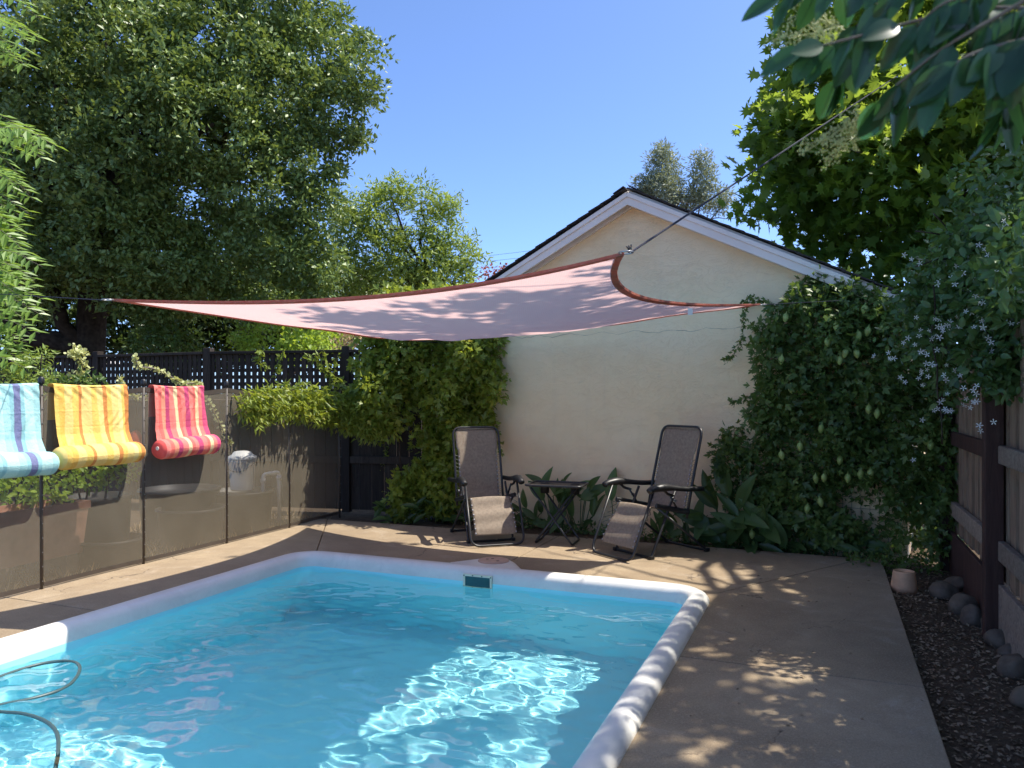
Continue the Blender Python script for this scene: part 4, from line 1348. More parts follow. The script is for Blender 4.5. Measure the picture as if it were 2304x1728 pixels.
# light green locust in the middle distance
loc = [(830, 480, 20, .75), (880, 440, 20, .55), (950, 455, 20, .6), (990, 520, 20, .65), (1035, 570, 20, .6), (790, 500, 20.3, .7), (860, 560, 20, .8), (935, 570, 20, .85), (800, 610, 20.3, .8),
       (1000, 625, 20, .7), (1065, 590, 20, .35), (1010, 455, 20, .33), (1005, 470, 20, .35), (900, 640, 20, .8), (1050, 640, 20, .4), (770, 560, 20.4, .6), (905, 425, 20, .25), (870, 425, 20, .25)]
crown_tree('locust_tree', 'airy yellow green locust tree in the gap left of the gable', 'tree', Vector((-2.6, 20.2, 0)), Vector((-2.2, 20.2, 4.6)), .17, [P3(*p) for p in loc], 125, .22, 20, .15, NARROW, 'narrow', L_LOCUST, BARK, 14, up=.3, flat=.9, shell=.35)
# eucalyptus far behind the roof
euc = [(1490, 375, 34, .75, .7, 1.1), (1500, 430, 34, 1.0), (1465, 420, 34, .6), (1440, 425, 34, .45), (1580, 385, 34, .55, .5, .9), (1590, 440, 34, .8), (1625, 455, 34, .5), (1540, 450, 34.5, .8), (1575, 355, 34, .35), (1490, 345, 34, .4)]
crown_tree('eucalyptus_tree', 'pale grey green eucalyptus showing over the gable ridge', 'tree', Vector((7.3, 34.5, 0)), Vector((7.2, 34.3, 9.4)), .22, [P3(*p) for p in euc], 100, .30, 24, .19, NARROW, 'narrow', L_EUC, BARKGREY, 9, up=.1, flat=1.2, shell=.3)
# red leaved shrub behind the garage
red = [(1118, 607, 15, .16), (1100, 622, 15, .2), (1135, 598, 15, .1), (1090, 640, 15, .22), (1120, 640, 15, .25)]
crown_tree('red_shrub', 'small red leaved tree top peeping over the left roof slope', 'shrub', Vector((-.3, 15.1, 0)), Vector((-.32, 15.0, 3.3)), .05, [P3(*p) for p in red], 140, .10, 12, .07, KITE, 'kite', L_RED, BARK, 4)

rl0 = random.Random(5)
# sycamore above the garage roof, lit through its leaves
syc = [(1765, 310, 8.0, .45), (1850, 210, 8.2, .65), (1800, 150, 8.5, .5), (1905, 330, 7.8, .65), (1775, 400, 8.2, .42), (1850, 450, 8.3, .5), (1960, 440, 8.0, .55), (2050, 250, 7.8, .75), (2050, 400, 7.8, .65),
       (2150, 340, 7.6, .75), (2200, 150, 8, .85), (2000, 90, 8.5, .85), (2270, 300, 7.6, .75), (2280, 470, 7.8, .65), (2160, 500, 7.8, .55), (2260, 10, 8.5, 1.0), (1960, 530, 8.3, .4), (2060, 540, 8.0, .45),
       (2090, 590, 7.6, .4), (2190, 590, 7.4, .45), (2010, 610, 7.8, .3), (2280, 570, 7.4, .5), (2130, 440, 8.6, .7), (2250, 400, 8.8, .8), (1760, 350, 8.6, .4), (1850, 60, 8.6, .6), (1900, -60, 8.6, .8), (2100, -80, 8.6, .9), (1830, 330, 8.8, .7), (1700, 300, 8.0, .12), (1730, 260, 8.1, .2), (1790, 490, 8.7, .34), (1850, 525, 8.5, .30), (1735, 450, 8.7, .24), (1905, 560, 8.3, .28), (1665, 465, 8.9, .10), (1800, 545, 8.9, .22), (1700, 480, 9.0, .14), (1960, 590, 8.2, .25)]
sycp = [P3(*p) for p in syc]
shade_canopy = []  # unseen leaf clumps added along the sun's rays to shade deck, sail, pool
for k in range(56):
    shade_canopy.append((rl0.uniform(3.8, 7.0), rl0.uniform(.8, 6.6), rl0.uniform(5.2, 7.4), .52, .52, .34))
shade_canopy = [c for c in shade_canopy if c[0] / c[1] > .76 and c[0] - .56 * c[2] > 1.457 - .408 * (5.52 - c[1]) - .05]
for k in range(66):
    a, b = rl0.uniform(.12, .93), rl0.uniform(.12, .9)
    q = sail_pt(a, b) + SUN_H / SUN_H.z * rl0.uniform(4.4, 5.6)
    shade_canopy.append((q.x, q.y, q.z, .30, .30, .20))
for k in range(24):
    v = rl0.uniform(-4.6, -1.2); u = rl0.uniform(-1.5, -.1); q = pl(u, v, 0) + SUN_H / SUN_H.z * rl0.uniform(5.5, 7)
    shade_canopy.append((q.x, q.y, q.z, .26, .26, .18))
sycp += shade_canopy
crown_tree('sycamore_tree', 'sycamore with sunlit star shaped leaves above the garage roof at right', 'tree', Vector((5.40, 8.55, GZ)), Vector((5.3, 8.7, 6.0)), .20, sycp, 100, .20, 11, .135, STAR, 'star', L_SYC, BARKGREY, 60, single=300, up=.9, shell=.3)

# ------------------------------------------------------------------ privet overhanging from the right, close to the camera
pv = thing('privet_tree', Vector((2.75, 1.35, GZ)), 'glossy broad leaved branch hanging into the upper right corner, close up', 'tree')
crown = [(3.1, 3.5, 3.5, .75, .75, .55), (3.6, 2.8, 3.7, .9, .9, .7), (2.9, 2.5, 3.5, .6, .6, .5), (3.9, 3.8, 4.2, .9, .9, .7), (3.3, 4.5, 3.9, .6, .6, .5), (2.6, 1.5, 3.3, .7, .7, .5)]
woody(pv, Vector((2.75, 1.35, GZ)), Vector((2.7, 1.7, 3.3)), .07, [(.75, (3.1, 3.4, 3.5), .03), (.8, (3.6, 2.9, 3.7), .03), (.9, (3.6, 3.6, 4.1), .03)], BARKGREY)
C = puff_points(crown[:2], 35, .2)
P, D, Nn = clumps(C, .2, 13, .7, .7)
foliage(pv, P, D, Nn, .085 * RNG.uniform(.7, 1.2, len(P)), OVAL, L_CIT, 'crown')
def curved_leaf(mat, wid=.36, curl=.28, fold=.25, nl=8, nw=4, name='leaf', petiole=.07, tip=1.0):
    mb = MB()
    def f(a, b):
        x = a; w = wid * (math.sin(math.pi * a ** .8) ** .75) * (1 if a < .999 else 0) * .5
        if a <= 0: w = .012
        y = (b - .5) * 2
        return Vector((x, y * w, fold * abs(y) * w - curl * x * x))
    mb.grid(lambda b, a: f(a, b), nw, nl)
    mb.tube([(-petiole, 0, .02), (0, 0, 0)] + [(q, 0, -.006 - curl * q * q) for q in (.2, .4, .6, .8, .95)], [.012, .014, .013, .011, .009, .006, .003], 5)
    mb.a = [0.0] * len(mb.v)
    me = mb.mesh(name, mat, True); return me
big_leaf = [curved_leaf(L_CIT, .52, .16, .25), curved_leaf(L_CIT, .46, .32, .4), curved_leaf(L_CIT, .56, .06, .15)]
rl = random.Random(11)
def sprig(pts, Y0, Y1, n, size):
    path = catmull([at(x, y, Y0 + (Y1 - Y0) * i / (len(pts) - 1)) for i, (x, y) in enumerate(pts)], 8)
    mb = MB(); mb.tube(path, [.004 - .0025 * i / len(path) for i in range(len(path))], 6); mb.build('twig', BARKGREY, pv, True)
    for k in range(n):
        i = int((k + .5) / n * (len(path) - 2)) ; p = path[i]
        tdir = (path[i + 1] - path[i]).normalized()
        side = Vector((rl.uniform(-1, 1), rl.uniform(-.7, .7), rl.uniform(-.3, .3)))
        d = (tdir * .5 + side * .6 + Vector((0, 0, -rl.uniform(.35, 1.3)))).normalized()
        nn = Vector((rl.uniform(-.6, .6), -rl.uniform(.3, 1.1), rl.uniform(-.1, .9)))
        place_leaf(rl.choice(big_leaf), p + d * .008, d, nn, size * rl.uniform(.75, 1.15), pv)
    d = (path[-1] - path[-2]).normalized() + Vector((0, 0, -.3))
    place_leaf(rl.choice(big_leaf), path[-1], d, Vector((0, -1, .5)), size, pv)
sprig([(2330, -60), (2100, -70), (1900, -40), (1760, -10)], 1.25, 1.35, 15, .076)
sprig([(2360, 20), (2200, 20), (2050, 50), (1900, 90), (1810, 110)], 1.2, 1.3, 15, .080)
sprig([(2360, -30), (2240, 40), (2120, 110), (2020, 190), (1985, 230)], 1.15, 1.3, 14, .080)
sprig([(2350, 80), (2260, 100), (2170, 130), (2120, 180)], 1.15, 1.2, 12, .082)
sprig([(2380, 60), (2310, 130), (2270, 200), (2260, 250)], 1.15, 1.25, 10, .080)
sprig([(2080, -60), (2000, -10), (1930, 60), (1900, 140), (1880, 180)], 1.25, 1.35, 11, .076)
sprig([(2250, -60), (2200, -20), (2120, 10), (2060, 60)], 1.2, 1.25, 10, .080)
# loose flower panicles of the privet
for (x0, y0, x1, y1) in ((1960, 250, 1815, 340), (1960, 250, 1880, 350), (1900, 60, 1740, 90), (1905, 70, 1800, 30)):
    mb = MB(); path = branch_path(at(x0, y0, 1.5), at(x1, y1, 1.55), .08, 5)
    mb.tube(path, .0012, 4)
    for p in path[2:]:
        for _ in range(5):
            q = p + Vector((rl.uniform(-1, 1), rl.uniform(-1, 1), rl.uniform(-1, 1))) * .022
            mb.tube([p, q], .0006, 3)
            for _ in range(4):
                w = q + Vector((rl.uniform(-1, 1), rl.uniform(-1, 1), rl.uniform(-1, 1))) * .008
                mb.lathe([(.0008, -.0022), (.0022, 0), (.0008, .0022)], w, 5)
    mb.build('flower_panicle', L_SUCC, pv)

# ------------------------------------------------------------------ jasmine with white star flowers over the wooden fence
js = thing('jasmine_vine', pl(1.85, -.6, GZ), 'dark jasmine with white star flowers spilling over the wooden fence', 'vine')
jp = [(2080, 700, 5.2, .30), (2160, 640, 4.9, .34), (2260, 610, 4.6, .36), (2150, 790, 5.0, .26), (2230, 760, 4.6, .30), (2290, 700, 4.4, .32), (2140, 590, 5.1, .20), (2200, 550, 4.8, .28), (2290, 500, 4.5, .34), (2290, 800, 4.4, .22),
      (2110, 850, 5.1, .13), (2080, 690, 5.4, .14), (2200, 850, 4.7, .12), (2290, 880, 4.3, .12), (2060, 760, 5.4, .18), (2250, 430, 4.6, .25), (2330, 600, 4.2, .4), (2290, 770, 4.35, .26), (2250, 830, 4.5, .2), (2180, 720, 4.9, .3), (2240, 690, 4.6, .3), (2120, 680, 5.1, .28)]
jpp = [P3(*p) for p in jp]
for k in range(9):  # unseen clumps added along the fence top to break its straight shadow
    q = pl(1.66 + .12 * math.sin(k * 2.1), -1.5 - k * .32, 1.95 + .10 * math.sin(k * 1.7)); jpp.append((q.x, q.y, q.z, .24, .24, .22))
C = puff_points(jpp, 420, .35); P, D, Nn = clumps(C, .10, 11, .8, .5)
foliage(js, P, D, Nn, .062 * RNG.uniform(.65, 1.25, len(P)), OVAL, L_JAS, 'foliage', 220, 'oval')
mb = MB()
for (a, b) in (((2290, 1000), (2260, 700)), ((2200, 900), (2170, 600)), ((2120, 1000), (2100, 640)), ((2250, 640), (2100, 480)), ((2300, 560), (2060, 520)), ((2240, 560), (2060, 600))):
    mb = MB(); mb.tube(branch_path(at(*a, 4.85), at(*b, 4.8), .1, 6), .005, 5); mb.build('stem', BARK, js, True)
# flower: five slim petals
fl = MB()
for k in range(5):
    a = 2 * math.pi * k / 5
    c_, s_ = math.cos(a), math.sin(a)
    pts = [(.0, .0), (.35, .13), (.8, .20), (1.0, .02), (.8, -.12), (.35, -.10)]
    b0 = len(fl.v)
    for (x, y) in pts: fl.pt((.12 * x * x, x * c_ - y * s_, x * s_ + y * c_))
    fl.f.append(tuple(b0 + i for i in range(6)))
fl.tube([(-.5, 0, 0), (0, 0, 0)], [.05, .09], 5)
FLOWER = fl.mesh('flower', PETAL)
def flower(p, size, parent):
    n = (Vector((0, 0, CAMH)) - p).normalized() + Vector((rl.uniform(-.7, .7), rl.uniform(-.7, .7), rl.uniform(-.4, .6)))
    return place_leaf(FLOWER, p, n, Vector((rl.uniform(-.5, .5), rl.uniform(-.5, .5), 1)), size, parent, 'flower')
spots = [(2060, 590), (2150, 610), (2160, 700), (2230, 560), (2240, 590), (2110, 640), (2085, 735), (2130, 725), (2125, 740), (2150, 730), (2200, 735), (2232, 765), (2100, 750), (2060, 770), (2010, 805), (2090, 840), (2050, 845), (2160, 890), (2130, 900), (2185, 885), (2190, 900), (2115, 920), (2225, 960), (2290, 620), (2280, 680), (2180, 640), (2260, 500), (2100, 800), (2140, 830), (2075, 800), (2260, 730), (2210, 690)]
for (x, y) in spots:
    for _ in range(rl.choice((2, 3, 4, 5))):
        xx, yy = x + rl.gauss(0, 13), y + rl.gauss(0, 12)
        Y = 5.05 - (xx - 2050) / 250 * .75 + rl.uniform(-.1, .1) - .18
        flower(at(xx, yy, Y), .0185 * rl.uniform(.75, 1.2), js)
for (x, y) in ((2075, 945), (2055, 1035)): flower(at(x, y, 5.2), .02, js)

# ------------------------------------------------------------------ polygon helpers for wall vines
def inpoly(x, y, poly):
    c = False; j = len(poly) - 1
    for i in range(len(poly)):
        if ((poly[i][1] > y) != (poly[j][1] > y)) and (x < (poly[j][0] - poly[i][0]) * (y - poly[i][1]) / (poly[j][1] - poly[i][1]) + poly[i][0]): c = not c
        j = i
    return c
def poly_samples(poly, n, holes=(), rnd=rl):
    xs = [p[0] for p in poly]; ys = [p[1] for p in poly]; out = []
    while len(out) < n:
        x, y = rnd.uniform(min(xs), max(xs)), rnd.uniform(min(ys), max(ys))
        if inpoly(x, y, poly) and not any(inpoly(x, y, h) and rnd.random() < pr for h, pr in holes): out.append((x, y))
    return out

# passion fruit vine on the right of the gable wall
rv = thing('passion_vine', on_wall(1900, 1240, .1), 'dense dark passion vine with hanging green fruit on the right of the wall', 'vine')
rv.location.z = 0; rv['_loc'][2] = 0
poly = [(1700, 830), (1690, 740), (1745, 690), (1790, 640), (1842, 606), (1900, 622), (1960, 656), (2030, 690), (2110, 720), (2150, 900), (2145, 1255), (2010, 1240), (1940, 1215), (1860, 1225), (1700, 1230), (1600, 1210), (1640, 1130), (1600, 1080), (1615, 985), (1660, 960), (1690, 930)]
holes = [([(1870, 1090), (1985, 1090), (1990, 1215), (1930, 1200)], .85), ([(1940, 1130), (2140, 1170), (2140, 1260), (1960, 1240)], .6), ([(1600, 1060), (1690, 1060), (1700, 1220), (1600, 1220)], .5)]
C = []
for (x, y) in poly_samples(poly, 1750, holes):
    edge_ = .10 if x < 1720 or y < 640 else 0
    n_ = rl.uniform(.04, .34 - edge_ + .12 * math.sin(x * .031) * math.sin(y * .027))
    C.append(on_wall(x, y, n_))
C = np.array([tuple(c) for c in C])
P, D, Nn = clumps(C, .085, 9, .8, .35)
Nn = unit(Nn + np.array([-.15, -.75, .2])); D = unit(D + np.array([0, -.1, -.35]))
foliage(rv, P, D, Nn, .066 * RNG.uniform(.6, 1.3, len(P)), LOBED, L_VINE, 'foliage', 300, 'lobed')
def strand(parent, pts, mat, n_off=.12, size=.05, shape=LOBED, skey='lobed', per=3, Y=None):
    path = catmull([on_wall(x, y, n_off) if Y is None else at(x, y, Y) for x, y in pts], 6)
    mb = MB(); mb.tube(path, .0025, 4); mb.build('strand', mat, parent, True)
    P = np.repeat(np.array([tuple(p) for p in path]), per, 0); n = len(P)
    P = P + RNG.normal(0, .012, P.shape)
    D = unit(rand_dirs(n) + np.array([0, 0, -.4])); Nn = unit(rand_dirs(n) + np.array([0, -.8, .4]))
    me = leaf_template(skey, shape, mat)
    for i in range(n): place_leaf(me, P[i], D[i], Nn[i], size * RNG.uniform(.6, 1.2), parent)
for pts in ([(1760, 700), (1720, 680), (1680, 685), (1672, 720), (1670, 760), (1652, 795), (1630, 812)], [(1720, 880), (1690, 890), (1660, 902), (1645, 905)], [(1660, 985), (1640, 975), (1622, 990)], [(1740, 690), (1700, 672), (1668, 678)]):
    strand(rv, pts, L_VINE)
fr_me = MB().lathe([(.0001, 0), (.004, .004), (.012, .012), (.021, .030), (.022, .045), (.017, .060), (.006, .068), (.002, .085)], (0, 0, -.085), 10).mesh('fruit', FRUITM, True)
for (x, y) in [(1948, 680), (1956, 730), (1930, 740), (1904, 780), (1925, 780), (1890, 795), (1760, 795), (1778, 860), (1862, 755), (1955, 905), (1975, 915), (1893, 1020), (1756, 1010), (1835, 1062), (1855, 1060), (1908, 1060), (1938, 1052), (1958, 1050), (1843, 1115), (1818, 1130), (1692, 1188), (2080, 975), (1850, 950), (1770, 700), (2095, 985), (1985, 720), (1880, 720), (1800, 990)]:
    o = bpy.data.objects.new('fruit', fr_me); link(o, rv); p = on_wall(x, y, .36); o.location = p; o.scale = (1.25,) * 3; o.rotation_euler = (rl.uniform(-.2, .2), rl.uniform(-.2, .2), 0)
# wire trellis on the wall
wt = thing('wire_trellis', on_wall(2000, 1240, .03), 'thin wire mesh trellis on the wall behind the passion vine', 'trellis'); wt.location.z = 0; wt['_loc'][2] = 0
for k in range(16):
    s_ = 1.35 + k * .075
    mb = MB(); mb.tube([wl(s_, .03, .05), wl(s_, .03, 1.5)], .0018, 4); mb.build('wire', WIRE, wt)
for k in range(14):
    mb = MB(); mb.tube([wl(1.35, .034, .1 + k * .1), wl(2.48, .034, .1 + k * .1)], .0018, 4); mb.build('wire', WIRE, wt)

# yellow green vine in the left corner, with its arm over the mesh fence
lv = thing('passion_vine', Vector((-.85, 9.0, 0)), 'sunlit yellow green vine climbing the left corner of the gable wall', 'vine')
def left_Y(x, y, n_):
    p = on_wall(x, y, n_)
    return p if p.y < 9.1 else at(x, y, 9.1 - n_)
poly = [(805, 800), (830, 740), (850, 660), (960, 645), (1050, 640), (1085, 740), (1128, 770), (1100, 830), (1120, 880), (1092, 930), (1104, 975), (1030, 985), (1018, 1050), (1025, 1100), (1005, 1170), (950, 1140), (900, 1175), (880, 1110), (925, 1040), (940, 1000), (905, 950), (870, 990), (840, 960), (790, 955), (770, 890), (815, 860)]
C = np.array([tuple(left_Y(x, y, max(.05, (.30 if x < 1060 else .16) + .20 * math.sin(x * .045 + 1) * math.sin(y * .03) + rl.uniform(-.12, .12)))) for x, y in poly_samples(poly, 1650, [([(960, 690), (1010, 700), (1000, 760), (960, 750)], .5), ([(880, 900), (960, 900), (960, 1040), (900, 1060)], .6)])])
P, D, Nn = clumps(C, .12, 9, .8, .4)
Nn = unit(Nn + np.array([.1, -.55, .2])); D = unit(D + np.array([0, -.1, -.35]))
foliage(lv, P, D, Nn, .080 * RNG.uniform(.6, 1.3, len(P)), LOBED, L_VINE2, 'foliage', 250, 'lobed')
poly = [(545, 925), (560, 885), (620, 872), (700, 868), (760, 890), (830, 930), (900, 975), (830, 985), (760, 960), (690, 940), (620, 935), (570, 955)]
C = []
for x, y in poly_samples(poly, 420):
    p = on_plane_u(x, y, FENCE_U + rl.uniform(.02, .2)); 
    if p.y > 8.9: p = at(x, y, 8.7)
    C.append(tuple(p))
P, D, Nn = clumps(np.array(C), .09, 9, .8, .5)
D = unit(D + np.array([0, 0, -.5]))
foliage(lv, P, D, Nn, .085 * RNG.uniform(.6, 1.25, len(P)), NARROW, L_VINE2, 'fence_arm', 50, 'narrow')
for pts in ([(1040, 800), (1120, 848), (1142, 850)], [(1110, 890), (1128, 902)], [(1095, 985), (1122, 995), (1128, 1020)], [(1085, 940), (1080, 990), (1072, 1030)], [(1100, 760), (1120, 800), (1130, 830), (1122, 870)], [(1040, 980), (1045, 1030), (1035, 1070)], [(960, 1000), (955, 1050), (965, 1100)], [(860, 980), (868, 1020), (860, 1050)], [(820, 950), (815, 985), (822, 1010)], [(790, 780), (770, 830), (775, 880)]): strand(lv, pts, L_VINE2, .15, .055)
for (a, b) in (((905, 1165), (900, 760)), ((960, 1165), (985, 800)), ((930, 1165), (1050, 900)), ((880, 1000), (700, 900)), ((985, 1160), (1005, 1000))):
    mb = MB(); mb.tube(branch_path(left_Y(*a, .1), left_Y(*b, .15), .1, 6), [.012 - .0006 * k for k in range(13)], 6); mb.build('stem', BARK, lv, True)
# faded vine bits on the lattice
lt = thing('lattice_vine', Vector((-2.6, 9.55, 1.2)), 'thin half dry vine trailing over the lattice beside the left vine', 'vine')
for pts in ([(730, 790), (740, 830), (760, 870), (770, 900)], [(690, 800), (720, 820), (745, 850)], [(640, 790), (625, 820), (622, 840)], [(760, 800), (745, 860), (735, 880)], [(590, 790), (583, 810), (600, 830)], [(715, 795), (735, 840), (760, 850), (775, 870)]):
    strand(lt, pts, L_VINE2, size=.075, shape=KITE, skey='kite', per=3, Y=9.45)

FILL = True
# ------------------------------------------------------------------ shrubs beyond the lattice fence
def shrub(label, puffs, mat, size, density, crad, per, shape=KITE, skey='kite', base=None, name='shrub', group=None, single=0, cat='shrub'):
    pp_ = [P3(*p) for p in puffs]
    b_ = base or Vector((pp_[0][0], pp_[0][1], GZ))
    t = thing(name, b_, label, cat, group)
    for p in pp_[:6]:
        mb = MB(); mb.tube(branch_path(b_, (p[0], p[1], p[2]), .08, 5), [.018 - .0012 * k for k in range(11)], 5); mb.build('stem', BARK, t, True)
    C = puff_points(pp_, density, .3); P, D, Nn = clumps(C, crad, per, .8, .5)
    foliage(t, P, D, Nn, size * RNG.uniform(.65, 1.25, len(P)), shape, mat, 'foliage', single, skey)
    return t
shrub('dark shrub filling the gap between garage corner and wooden fence', [(2100, 1180, 7.7, .34), (2095, 1060, 7.7, .36), (2100, 930, 7.7, .36), (2090, 810, 7.8, .36), (2110, 700, 7.9, .36), (2150, 1100, 8.2, .4), (2140, 900, 8.3, .45), (2120, 1240, 7.4, .22), (2075, 1170, 6.95, .16), (2075, 1060, 6.95, .17), (2072, 950, 6.95, .17), (2070, 850, 6.95, .17), (2068, 750, 6.95, .17)], L_BACK, .09, 300, .13, 13, OVAL, 'oval')
shrub('bright green bush over the lattice fence below the sail edge', [(600, 770, 12.5, .35), (680, 755, 12.5, .4), (650, 790, 12.3, .35), (560, 785, 12.5, .3), (720, 775, 12.3, .35), (540, 760, 12.7, .2)], L_BUSH, .085, 260, .13, 12)
shrub('tan flowered bush at the right end of the lattice fence', [(790, 765, 11.5, .26), (770, 780, 11.5, .2), (810, 790, 11.4, .22)], L_TAN, .05, 300, .09, 12)
shrub('soft green bush between the bright bush and the tan bush', [(735, 745, 14, .45), (700, 730, 14, .4), (770, 740, 14, .4), (740, 780, 13.6, .4)], L_LOCUST, .10, 200, .16, 14, NARROW, 'narrow')
shrub('upright evergreen shrub right of the oak trunk behind the lattice', [(360, 740, 13, .35), (355, 690, 13, .22), (370, 790, 12.8, .4), (410, 770, 13, .3), (320, 780, 13, .3)], L_VINE, .08, 260, .13, 12)
shrub('pale feathery shrub rising above the aqua towel', [(40, 845, 7.6, .22), (85, 815, 7.6, .16), (70, 860, 7.5, .2), (110, 860, 7.5, .14), (15, 860, 7.5, .2), (95, 790, 7.6, .08)], L_LOCUST, .06, 560, .07, 12, NARROW, 'narrow', single=60)
shrub('leafy plant in the tub above the yellow towel', [(160, 860, 7.3, .13), (200, 870, 7.3, .12), (135, 870, 7.2, .12), (230, 875, 7.3, .1), (185, 850, 7.3, .07)], L_VINE, .06, 620, .06, 10, KITE, single=40)
shrub('trailing variegated plant in the hanging basket on the lattice', [(180, 800, 9.6, .12), (178, 830, 9.6, .1), (185, 855, 9.6, .09), (170, 790, 9.6, .1)], L_SUCC, .045, 700, .05, 9, ROUND, 'round')
shrub('green plant filling the trough behind the mesh', [(40, 1075, 6.4, .16), (100, 1080, 6.3, .14), (20, 1110, 6.3, .14), (70, 1110, 6.2, .13), (140, 1100, 6.4, .12), (150, 1150, 6.3, .12), (35, 1150, 6.2, .10)], L_BUSH, .06, 520, .06, 10, OVAL, 'oval', single=60, name='trough_plant', cat='plant')
shrub('leafy plant in the tub behind the yellow towel roll', [(200, 1070, 6.6, .13), (250, 1065, 6.6, .12), (290, 1060, 6.7, .10), (170, 1060, 6.6, .1)], L_BUSH, .06, 520, .06, 10, OVAL, 'oval', name='tub_plant', cat='plant')
# hanging basket bowl
p = at(180, 868, 9.6); bw = MB(); bw.lathe([(.06, -.14), (.12, -.08), (.15, 0), (.155, .01), (.14, .01)], p, 20); tag(bw.build('hanging_basket', TUBMAT, None, True), 'dark hanging basket bowl in front of the lattice', 'basket')
# arching succulent branches with pale round leaves
sc_ = thing('succulent_branch', on_plane_u(470, 960, FENCE_U - .25), 'arching branch with pale round leaves above the pink towel', 'plant')
rme = leaf_template('round', ROUND, L_SUCC)
for pts, Yp in (([(305, 805), (312, 825), (340, 828), (375, 842), (400, 858), (425, 872), (445, 880)], .35), ([(268, 850), (272, 870), (270, 885)], .35), ([(440, 880), (470, 905), (490, 945), (510, 985), (520, 1000)], .30), ([(400, 866), (440, 862), (450, 870)], .35), ([(290, 892), (310, 895), (345, 897)], .3)):
    path = catmull([on_plane_u(x, y, FENCE_U - Yp) for x, y in pts], 6)
    mb = MB(); mb.tube(path, .007, 6); mb.build('stem', BARKGREY, sc_, True)
    for p in path:
        for _ in range(5):
            d = Vector((rl.uniform(-1, 1), rl.uniform(-1, 1), rl.uniform(-.5, 1)))
            place_leaf(rme, p + d * .012, d, Vector((rl.uniform(-1, 1), rl.uniform(-1.2, .3), rl.uniform(-.3, 1))), rl.uniform(.022, .038), sc_)

# ------------------------------------------------------------------ pinnate tree hanging in from the left edge
pt_ = thing('pinnate_tree', Vector((-6.35, 8.3, GZ)), 'tree with long feathery pinnate fronds hanging in at the left edge', 'tree')
heads = [(-20, -60), (10, 60), (-30, 150), (-40, 330), (-40, 420), (-60, 560), (-50, 640), (-60, 720), (0, 20), (-70, 480), (-70, 250)]
woody(pt_, Vector((-6.35, 8.3, GZ)), Vector((-6.1, 8.3, 5.6)), .11, [(min(.95, max(.3, (at(x, y, 8).z - .5) / 5.7)), at(x - 40, y, 8), .025) for x, y in heads], BARKGREY, twigs=1)
P_, D_, N_ = [], [], []
fronds = MB()
def frond(p0, p1, n=11, lf=.13):
    p0, p1 = Vector(p0), Vector(p1)
    path = catmull([p0, p0.lerp(p1, .45) + Vector((0, 0, .12 * (p1 - p0).length)), p1], 8)
    fronds.tube(path, [.003 - .0001 * i for i in range(len(path))], 4)
    for k in range(n):
        i = 2 + int((len(path) - 4) * k / (n - 1)); p = path[i]; tg = (path[i + 1] - path[i - 1]).normalized()
        s = tg.cross(Vector((rl.uniform(-.2, .2), -.6, .8))).normalized()
        for sg in (-1, 1):
            d = (s * sg + tg * .45 + Vector((0, 0, -.35)) + Vector((rl.uniform(-.15, .15),) * 3))
            P_.append(tuple(p)); D_.append(tuple(d)); N_.append((rl.uniform(-.2, .2), -.5 + rl.uniform(-.2, .2), .8))
targets = [(90, 30), (60, 80), (85, 75), (30, 130), (60, 140), (70, 110), (130, 320), (100, 350), (60, 340), (95, 320), (40, 380), (65, 470), (75, 440), (40, 430), (20, 400), (60, 520), (30, 500), (95, 590), (80, 620), (60, 560), (30, 590), (60, 640), (100, 665), (95, 700), (70, 690), (40, 660), (90, 740), (60, 760), (30, 720), (80, 800), (50, 800), (20, 780), (10, 640), (15, 300), (20, 560), (0, 740), (0, 480), (15, 60)]
targets += [(x - rl.uniform(0, 35), y + rl.uniform(-45, 45)) for x, y in targets for _ in range(1)]
for (x, y) in targets:
    Y = rl.uniform(7.2, 8.4)
    frond(at(x - rl.uniform(95, 150), y - rl.uniform(10, 70), Y + rl.uniform(-.1, .3)), at(x, y + 10, Y), 10, .13)
fronds.build('frond_stalk', BARKGREY, pt_)['kind'] = 'stuff'
foliage(pt_, np.array(P_), np.array(D_), np.array(N_), .150 * RNG.uniform(.75, 1.15, len(P_)), (NARROW[0] * np.array([1, 1.35, 1]), NARROW[1]), L_PINN, 'crown', 300, 'narrow')

# ------------------------------------------------------------------ broad leaved border plants along the wall foot
canna = [curved_leaf(L_CANNA, .36, .22, .35, 8, 4), curved_leaf(L_CANNA, .42, .5, .25, 8, 4), curved_leaf(L_CANNA, .30, .10, .5, 8, 4)]
def border(px, s_n, leaves, label, seed):
    rr = random.Random(seed)
    base = on_wall(px, 1190, s_n); base.z = GZ
    t = thing('border_plant', base, label, 'plant', 'broad leaved plants along the wall foot')
    for (dx, z, L, dirx, up) in leaves:
        root = base + WD * (dx * .35)
        neck = base + WD * dx + Vector((0, 0, max(.04, z))) + WN * rr.uniform(-.05, .08)
        mb = MB(); mb.tube(catmull([root, root.lerp(neck, .6) + Vector((0, 0, .03)), neck], 4), .005, 5); mb.build('stalk', L_CANNA, t, True)
        d = WD * dirx + Vector((0, 0, up)) + WN * rr.uniform(-.1, .5)
        nn = WN * rr.uniform(.4, 1.0) + Vector((rr.uniform(-.4, .4), rr.uniform(-.3, .3), rr.uniform(.1, .7)))
        place_leaf(rr.choice(canna), neck, d, nn, L, t)
    return t
def rnd_leaves(n, spread, seed, hi=.35, L=(.18, .34)):
    rr = random.Random(seed); out = []
    for k in range(n):
        dx = rr.uniform(-spread, spread)
        out.append((dx, rr.uniform(.05, hi), rr.uniform(*L), rr.uniform(-.8, .8) + dx * 2, rr.uniform(-.2, 1.1)))
    return out
